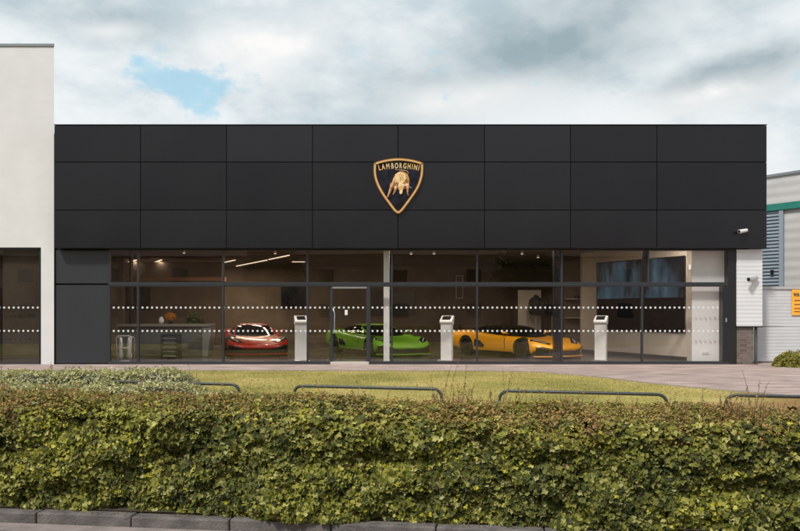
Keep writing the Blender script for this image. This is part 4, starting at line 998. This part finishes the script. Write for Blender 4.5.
shl=[(-28,14.2,364.5,1.32,.8,6000,'pale shrub mound at the far left edge'),(28,14.3,364.0,1.15,.8,7000,'pale shrub mound in front of the white building corner'),(92,14.2,364.5,1.15,.8,7000,'pale shrub mound in front of the slate panels'),(152,14.1,364.0,1.09,.75,7000,'tallest pale shrub mound, in front of the reception desk'),
     (-20,12.2,375,.9,.7,5000,'low pale shrub at the far left nearer the hedge'),(50,12.0,377,.95,.6,5000,'low pale shrub with dark gaps just behind the hedge'),(110,12.1,377,.95,.6,5000,'low pale shrub just behind the hedge below the slate panels'),(165,12.3,377,.9,.6,4500,'low pale shrub just behind the hedge at the buried end of the rail'),(222,12.0,386,.7,.5,3000,'smallest pale shrub under the end of the left rail')]
for s_ in shl: shrub(*s_[:6],s_[6],m_sant,size=.055)
m_bush=leafmat('yellow_green_bush_leaf',[(0,(.08,.09,.015)),(1,(.50,.42,.10)),(.5,(.26,.25,.045))],rough=.55,trans=.3)
shrub(801,22.6,348.5,.80,.62,6500,'round yellow-green bush against the metal wall at the right edge',m_bush,group=None,name='round_bush',size=.06)

# ------------------------------------------------------------------ grass blades
n=150000
gx=rng.uniform(-10,10,n); gy=rng.uniform(7.2,21,n)
ex=np.array([e[0] for e in edge]); ey=np.array([e[1] for e in edge])
lim=np.interp(gx,ex,ey); lowl=(K0.y+(gx-K0.x)*KD.y/KD.x)+1.05
wgt=(gy<lim-.06)&(gy>lowl)&(np.abs(gx)<gy*.58+1)
wgt&=~((gx-.8*gy+2.5*vnoise(np.stack([gx*.9,gy*.9,gx*0],1))>-4.6)&(rng.random(len(gx))<.85)); gx,gy=gx[wgt],gy[wgt]; n=len(gx); th=rng.uniform(0,2*math.pi,n); h=rng.uniform(.008,.024,n)*(.7+.9*vnoise(np.stack([gx*1.5,gy*1.5,gx*0+3],1))); w=rng.uniform(.004,.009,n)
edgeh=np.where(lim[wgt]-gy<.15,1.4,1); h*=edgeh
dx,dy=np.cos(th),np.sin(th); lx,ly=rng.normal(0,.5,n)*h,rng.normal(0,.5,n)*h
V=np.stack([np.stack([gx-dx*w,gy-dy*w,0*gx],1),np.stack([gx+dx*w,gy+dy*w,0*gx],1),np.stack([gx+lx,gy+ly,h],1)],1)
m_blade,nt,b=newmat('grass_blade'); 
geo=N(nt,'ShaderNodeNewGeometry'); r1=N(nt,'ShaderNodeValToRGB'); cr=r1.color_ramp
for i,(p,c) in enumerate([(0,(.23,.21,.05)),(1,(.52,.41,.16)),(.5,(.37,.315,.085))]):
    e=cr.elements[i] if i<2 else cr.elements.new(p); e.position=p; e.color=(*c,1)
nt.links.new(geo.outputs['Random Per Island'],r1.inputs['Fac']); nt.links.new(r1.outputs['Color'],b.inputs['Base Color']); b.inputs['Roughness'].default_value=.6; b.inputs['Specular IOR Level'].default_value=.2
o=raw_mesh('grass',V.reshape(-1,3),np.arange(3*n),[3]*n,m_blade); tag(o,'short mown yellowish green grass on the lawn before the showroom','grass',kind='stuff')
# small weeds and fallen leaves along kerb
n=500; t=rng.uniform(-2,7,n); nn=rng.uniform(-.03,.16,n)**1; P=np.array(K0)[None]+np.array(KD)[None]*t[:,None]+np.array(KN)[None]*(nn+.02)[:,None]; P[:,2]=.012
m_lit=leafmat('fallen_leaf',[(0,(.06,.04,.02)),(1,(.22,.15,.07)),(.5,(.13,.08,.04))],trans=.0)
P=P[nn>-.01]; o=scatter('leaf_litter',P,np.tile([0,0,1.0],(len(P),1)),rng.uniform(.012,.03,len(P)),m_lit,None,'oval',droop=0,jitter=.25); tag(o,'small dry leaves scattered on the kerb top','leaf litter',kind='stuff')

# ------------------------------------------------------------------ across the road (seen reflected in the glass)
m_rb=M('reflected_brick',(.30,.18,.12),(.40,.26,.18),rough=.9,scale=2.5)
m_roof=M('brown_roof_tile',(.10,.065,.05),(.16,.10,.075),rough=.9,scale=3)
def house(x,y,w,dpt,h,rh,lab):
    r=empty('brick_house',(x,y,-.1),label=lab,cat='house',group='brick houses across the road, mirrored in the glass')
    mb=MB(); mb.box(-w/2,w/2,-dpt,0,0,h); mb.build('wall',m_rb,r,world=False)
    e=.4; mb=MB(); mb.add([(-w/2-e,.4,h),(w/2+e,.4,h),(w/2+e,-dpt-.4,h),(-w/2-e,-dpt-.4,h),(-w/2+2,-dpt/2,h+rh),(w/2-2,-dpt/2,h+rh)],[(3,2,1,0),(0,1,5,4),(2,3,4,5),(1,2,5),(3,0,4)]); ro=mb.build('roof',m_roof,r,world=False)
    mb=MB(); mb.box(w/2-3.2,w/2-2.4,-dpt/2-.4,-dpt/2+.4,h+rh-1.2,h+rh+.9); mb.build('chimney',m_rb,ro,world=False)
    for fl_ in (1.0,3.8):
        for k in range(3):
            xx=-w/2+w*(k+.5)/3; mb=MB(); mb.box(xx-.7,xx+.7,-.02,.05,fl_,fl_+1.3); wf=mb.build('window',m_wood,r,world=False)
            mb=MB(); mb.box(xx-.62,xx+.62,.051,.06,fl_+.08,fl_+1.22); mb.build('pane',m_cglass,wf,world=False)
    return r
house(-17.6,-17,16.8,9,6.0,3.2,'brown brick house across the road at the left, seen only mirrored in the glass')
house(-36,-17,18,9,6.0,3.2,'brown brick house across the road at the far left, seen only mirrored in the glass')
house(0,-18,18,9,6.2,3.4,'brown brick house across the road opposite the door, seen only mirrored in the glass')
house(18,-17,17.6,9,6.0,3.2,'brown brick house across the road at the right, seen only mirrored in the glass')
m_tl=leafmat('street_tree_leaf',[(0,(.025,.04,.01)),(1,(.10,.10,.03)),(.5,(.05,.065,.015))])
m_bark=M('bark',(.07,.05,.035),(.12,.09,.06),rough=.9,scale=6,bump=.6)
def tree(x,y,h,r_,lab):
    root=empty('broadleaf_tree',(x,y,-.1),label=lab,cat='tree',group='trees across the road, mirrored in the glass')
    mb=MB(); mb.tube([(x,y,-.1),(x+.1,y,h*.35),(x,y+.1,h*.75)],[.22,.17,.06])
    for k in range(6):
        a=k*1.05; mb.tube([(x+.05,y,h*(.3+.06*k)),(x+math.cos(a)*r_*.35,y+math.sin(a)*r_*.35,h*(.5+.05*k)),(x+math.cos(a)*r_*.75,y+math.sin(a)*r_*.75,h*(.62+.05*k))],[.09,.06,.02])
    mb.build('trunk',m_bark,root,smooth=True)
    blob_leaves(x,y,h*.64,r_,r_,h*.36,5000,.30,m_tl,root,'crown')
for (x,y,h,r_,lab) in [(-9.5,-13.2,7.0,2.4,'tree between the left and middle brick houses'),(9.5,-13.5,7.0,2.5,'tree between the middle and right brick houses')]: tree(x,y,h,r_,lab)

# ------------------------------------------------------------------ sky, sun, camera
W=bpy.data.worlds.new('World'); S.world=W; W.use_nodes=True; nt=W.node_tree; nt.nodes.clear()
out=N(nt,'ShaderNodeOutputWorld'); bg=N(nt,'ShaderNodeBackground'); nt.links.new(bg.outputs[0],out.inputs[0])
SUN_EL,SUN_AZ=R(52),R(215)      # azimuth clockwise from +Y
sky=N(nt,'ShaderNodeTexSky',sky_type='NISHITA'); sky.sun_disc=False; sky.sun_elevation=SUN_EL; sky.sun_rotation=SUN_AZ; sky.air_density=1.2; sky.dust_density=1.5
sks=N(nt,'ShaderNodeVectorMath',operation='SCALE'); sks.inputs['Scale'].default_value=1.15; nt.links.new(sky.outputs[0],sks.inputs[0])
tc=N(nt,'ShaderNodeTexCoord'); sx=N(nt,'ShaderNodeSeparateXYZ'); nt.links.new(tc.outputs['Generated'],sx.inputs[0])
az=N(nt,'ShaderNodeMath',operation='ARCTAN2'); nt.links.new(sx.outputs['X'],az.inputs[0]); nt.links.new(sx.outputs['Y'],az.inputs[1])
el=N(nt,'ShaderNodeMath',operation='ARCSINE'); nt.links.new(sx.outputs['Z'],el.inputs[0])
# cloud layer projected on a plane overhead
zz=N(nt,'ShaderNodeMath',operation='ADD'); zz.inputs[1].default_value=.12; nt.links.new(sx.outputs['Z'],zz.inputs[0])
zm=N(nt,'ShaderNodeMath',operation='MAXIMUM'); zm.inputs[1].default_value=.03; nt.links.new(zz.outputs[0],zm.inputs[0])
dv=N(nt,'ShaderNodeVectorMath',operation='DIVIDE'); cb=N(nt,'ShaderNodeCombineXYZ'); 
for k in range(3): nt.links.new(zm.outputs[0],cb.inputs[k])
nt.links.new(tc.outputs['Generated'],dv.inputs[0]); nt.links.new(cb.outputs[0],dv.inputs[1])
def noise(scale,detail,vec,dist=0,off=(0,0,0),sc=(1,1,1)):
    mp=N(nt,'ShaderNodeMapping'); mp.inputs['Location'].default_value=off; mp.inputs['Scale'].default_value=sc; nt.links.new(vec,mp.inputs['Vector'])
    n=N(nt,'ShaderNodeTexNoise'); n.inputs['Scale'].default_value=scale; n.inputs['Detail'].default_value=detail; n.inputs['Distortion'].default_value=dist; n.inputs['Roughness'].default_value=.58; nt.links.new(mp.outputs[0],n.inputs['Vector']); return n.outputs['Fac']
def math_(op,a,b=None,c=None,clamp=False):
    n=N(nt,'ShaderNodeMath',operation=op); n.use_clamp=clamp
    for i,v in enumerate((a,b,c)):
        if v is None: continue
        if isinstance(v,(int,float)): n.inputs[i].default_value=v
        else: nt.links.new(v,n.inputs[i])
    return n.outputs[0]
gen=tc.outputs['Generated']
nB=noise(7,12,gen,0,(1.7,.3,5),(1,1,1.6)); nC=noise(3.2,12,gen,0,(4.0,2.2,8),(1,1,2.4))
def blob(px,py,rx,ry,ang=0,warp=.35,p=1.0):
    dxx,dyy,dzz=(px-CX),F,(HOR-py); a0=math.atan2(dxx,dyy); e0=math.asin(dzz/math.sqrt(dxx**2+dyy**2+dzz**2))
    u=math_('SUBTRACT',az.outputs[0],a0); v_=math_('SUBTRACT',el.outputs[0],e0)
    c,s=math.cos(ang),math.sin(ang)
    uu=math_('ADD',math_('MULTIPLY',u,c),math_('MULTIPLY',v_,s)); vv=math_('ADD',math_('MULTIPLY',u,-s),math_('MULTIPLY',v_,c))
    uu=math_('DIVIDE',uu,rx/F); vv=math_('DIVIDE',vv,ry/F)
    r2=math_('ADD',math_('MULTIPLY',uu,uu),math_('MULTIPLY',vv,vv))
    r2=math_('ADD',r2,math_('MULTIPLY',math_('SUBTRACT',nB,.5),warp*16))
    return math_('POWER',2.718,math_('MULTIPLY',r2,-p))          # soft gaussian
def mixc(fac,a,b_):
    m=N(nt,'ShaderNodeMix',data_type='RGBA'); 
    nt.links.new(fac,m.inputs['Factor'])
    for nm,v in (('A',a),('B',b_)):
        if isinstance(v,tuple): m.inputs[nm].default_value=(*v,1)
        else: nt.links.new(v,m.inputs[nm])
    return m.outputs['Result']
def ramp(v,a,b_): 
    n=N(nt,'ShaderNodeMapRange'); n.interpolation_type='SMOOTHSTEP'; n.inputs['From Min'].default_value=a; n.inputs['From Max'].default_value=b_; nt.links.new(v,n.inputs['Value']); return n.outputs['Result']
WHT=(.80,.835,.85); MID=(.50,.60,.65); DRK=(.31,.40,.44)
nD=noise(15,12,gen,0,(5,1,2),(1,1,1.7)); base=mixc(ramp(math_('ADD',math_('MULTIPLY',nC,.5),math_('ADD',math_('MULTIPLY',nB,.3),math_('MULTIPLY',nD,.2))),.40,.58),MID,WHT)
dark=blob(540,45,170,42,R(14),.16); dark=math_('MAXIMUM',dark,blob(745,72,70,20,R(12),.25)); dark=math_('MAXIMUM',dark,math_('MULTIPLY',blob(390,95,110,25,0,.3),.45)); dark=math_('MAXIMUM',dark,math_('MULTIPLY',blob(90,15,80,22,0,.3),.35)); dark=math_('MAXIMUM',dark,math_('MULTIPLY',blob(700,5,150,25,R(10),.3),.6))
c=mixc(math_('MULTIPLY',dark,.9,clamp=True),base,DRK)
br_=blob(465,98,75,16,R(5),.3); br_=math_('MAXIMUM',br_,blob(275,45,75,28,R(10),.3)); br_=math_('MAXIMUM',br_,math_('MULTIPLY',blob(107,31,34,8,R(8),.35),.35)); br_=math_('MAXIMUM',br_,math_('MULTIPLY',blob(700,100,90,16,R(12),.3),.6))
c=mixc(math_('MULTIPLY',br_,.75,clamp=True),c,(.90,.89,.88))
hz=math_('SUBTRACT',1,ramp(el.outputs[0],.10,.27)); c=mixc(math_('MULTIPLY',hz,.45),c,(.82,.83,.84))
hole=blob(188,87,46,21,R(-6),0,1.0)
wsp=noise(26,12,gen,0,(2.2,7.1,1),(1,1,1.5)); wsp2=noise(9,12,gen,0,(8.2,3.1,4),(1,1,1.5))
gate=blob(190,88,75,32,0,0,1.0)
hole=ramp(math_('ADD',math_('ADD',hole,math_('SUBTRACT',math_('MULTIPLY',gate,.5),.4)),math_('ADD',math_('MULTIPLY',math_('SUBTRACT',wsp,.5),3.2),math_('MULTIPLY',math_('SUBTRACT',wsp2,.5),3.0))),.10,1.1)
skc=N(nt,'ShaderNodeVectorMath',operation='SCALE'); skc.inputs['Scale'].default_value=.085; nt.links.new(sks.outputs[0],skc.inputs[0])
blue=mixc(math_('ADD',math_('MULTIPLY',nB,.6),.45),skc.outputs[0],(.48,.77,.91))
c=mixc(math_('MULTIPLY',hole,.95,clamp=True),c,blue)
nt.links.new(c,bg.inputs['Color']); bg.inputs['Strength'].default_value=1.0
sl=bpy.data.lights.new('sun','SUN'); sl.energy=3.0; sl.angle=R(7); sl.color=(1,.955,.90); so=bpy.data.objects.new('sun',sl); COL.objects.link(so)
sd=Vector((math.sin(SUN_AZ)*math.cos(SUN_EL),math.cos(SUN_AZ)*math.cos(SUN_EL),math.sin(SUN_EL))); so.rotation_euler=sd.to_track_quat('Z','Y').to_euler(); so.location=sd*60
cam=bpy.data.cameras.new('camera'); co=bpy.data.objects.new('camera',cam); COL.objects.link(co); S.camera=co
co.location=(0,0,EYE); co.rotation_euler=(R(90),0,0); cam.sensor_width=36; cam.lens=36*F/800; cam.shift_y=(HOR-265.5)/800; cam.clip_end=2000; cam.clip_start=.05
S.view_settings.view_transform='Standard'; S.view_settings.look='None'; S.view_settings.gamma=1; S.view_settings.exposure=.12
S.render.engine='CYCLES'; S.cycles.max_bounces=8; S.cycles.transparent_max_bounces=16
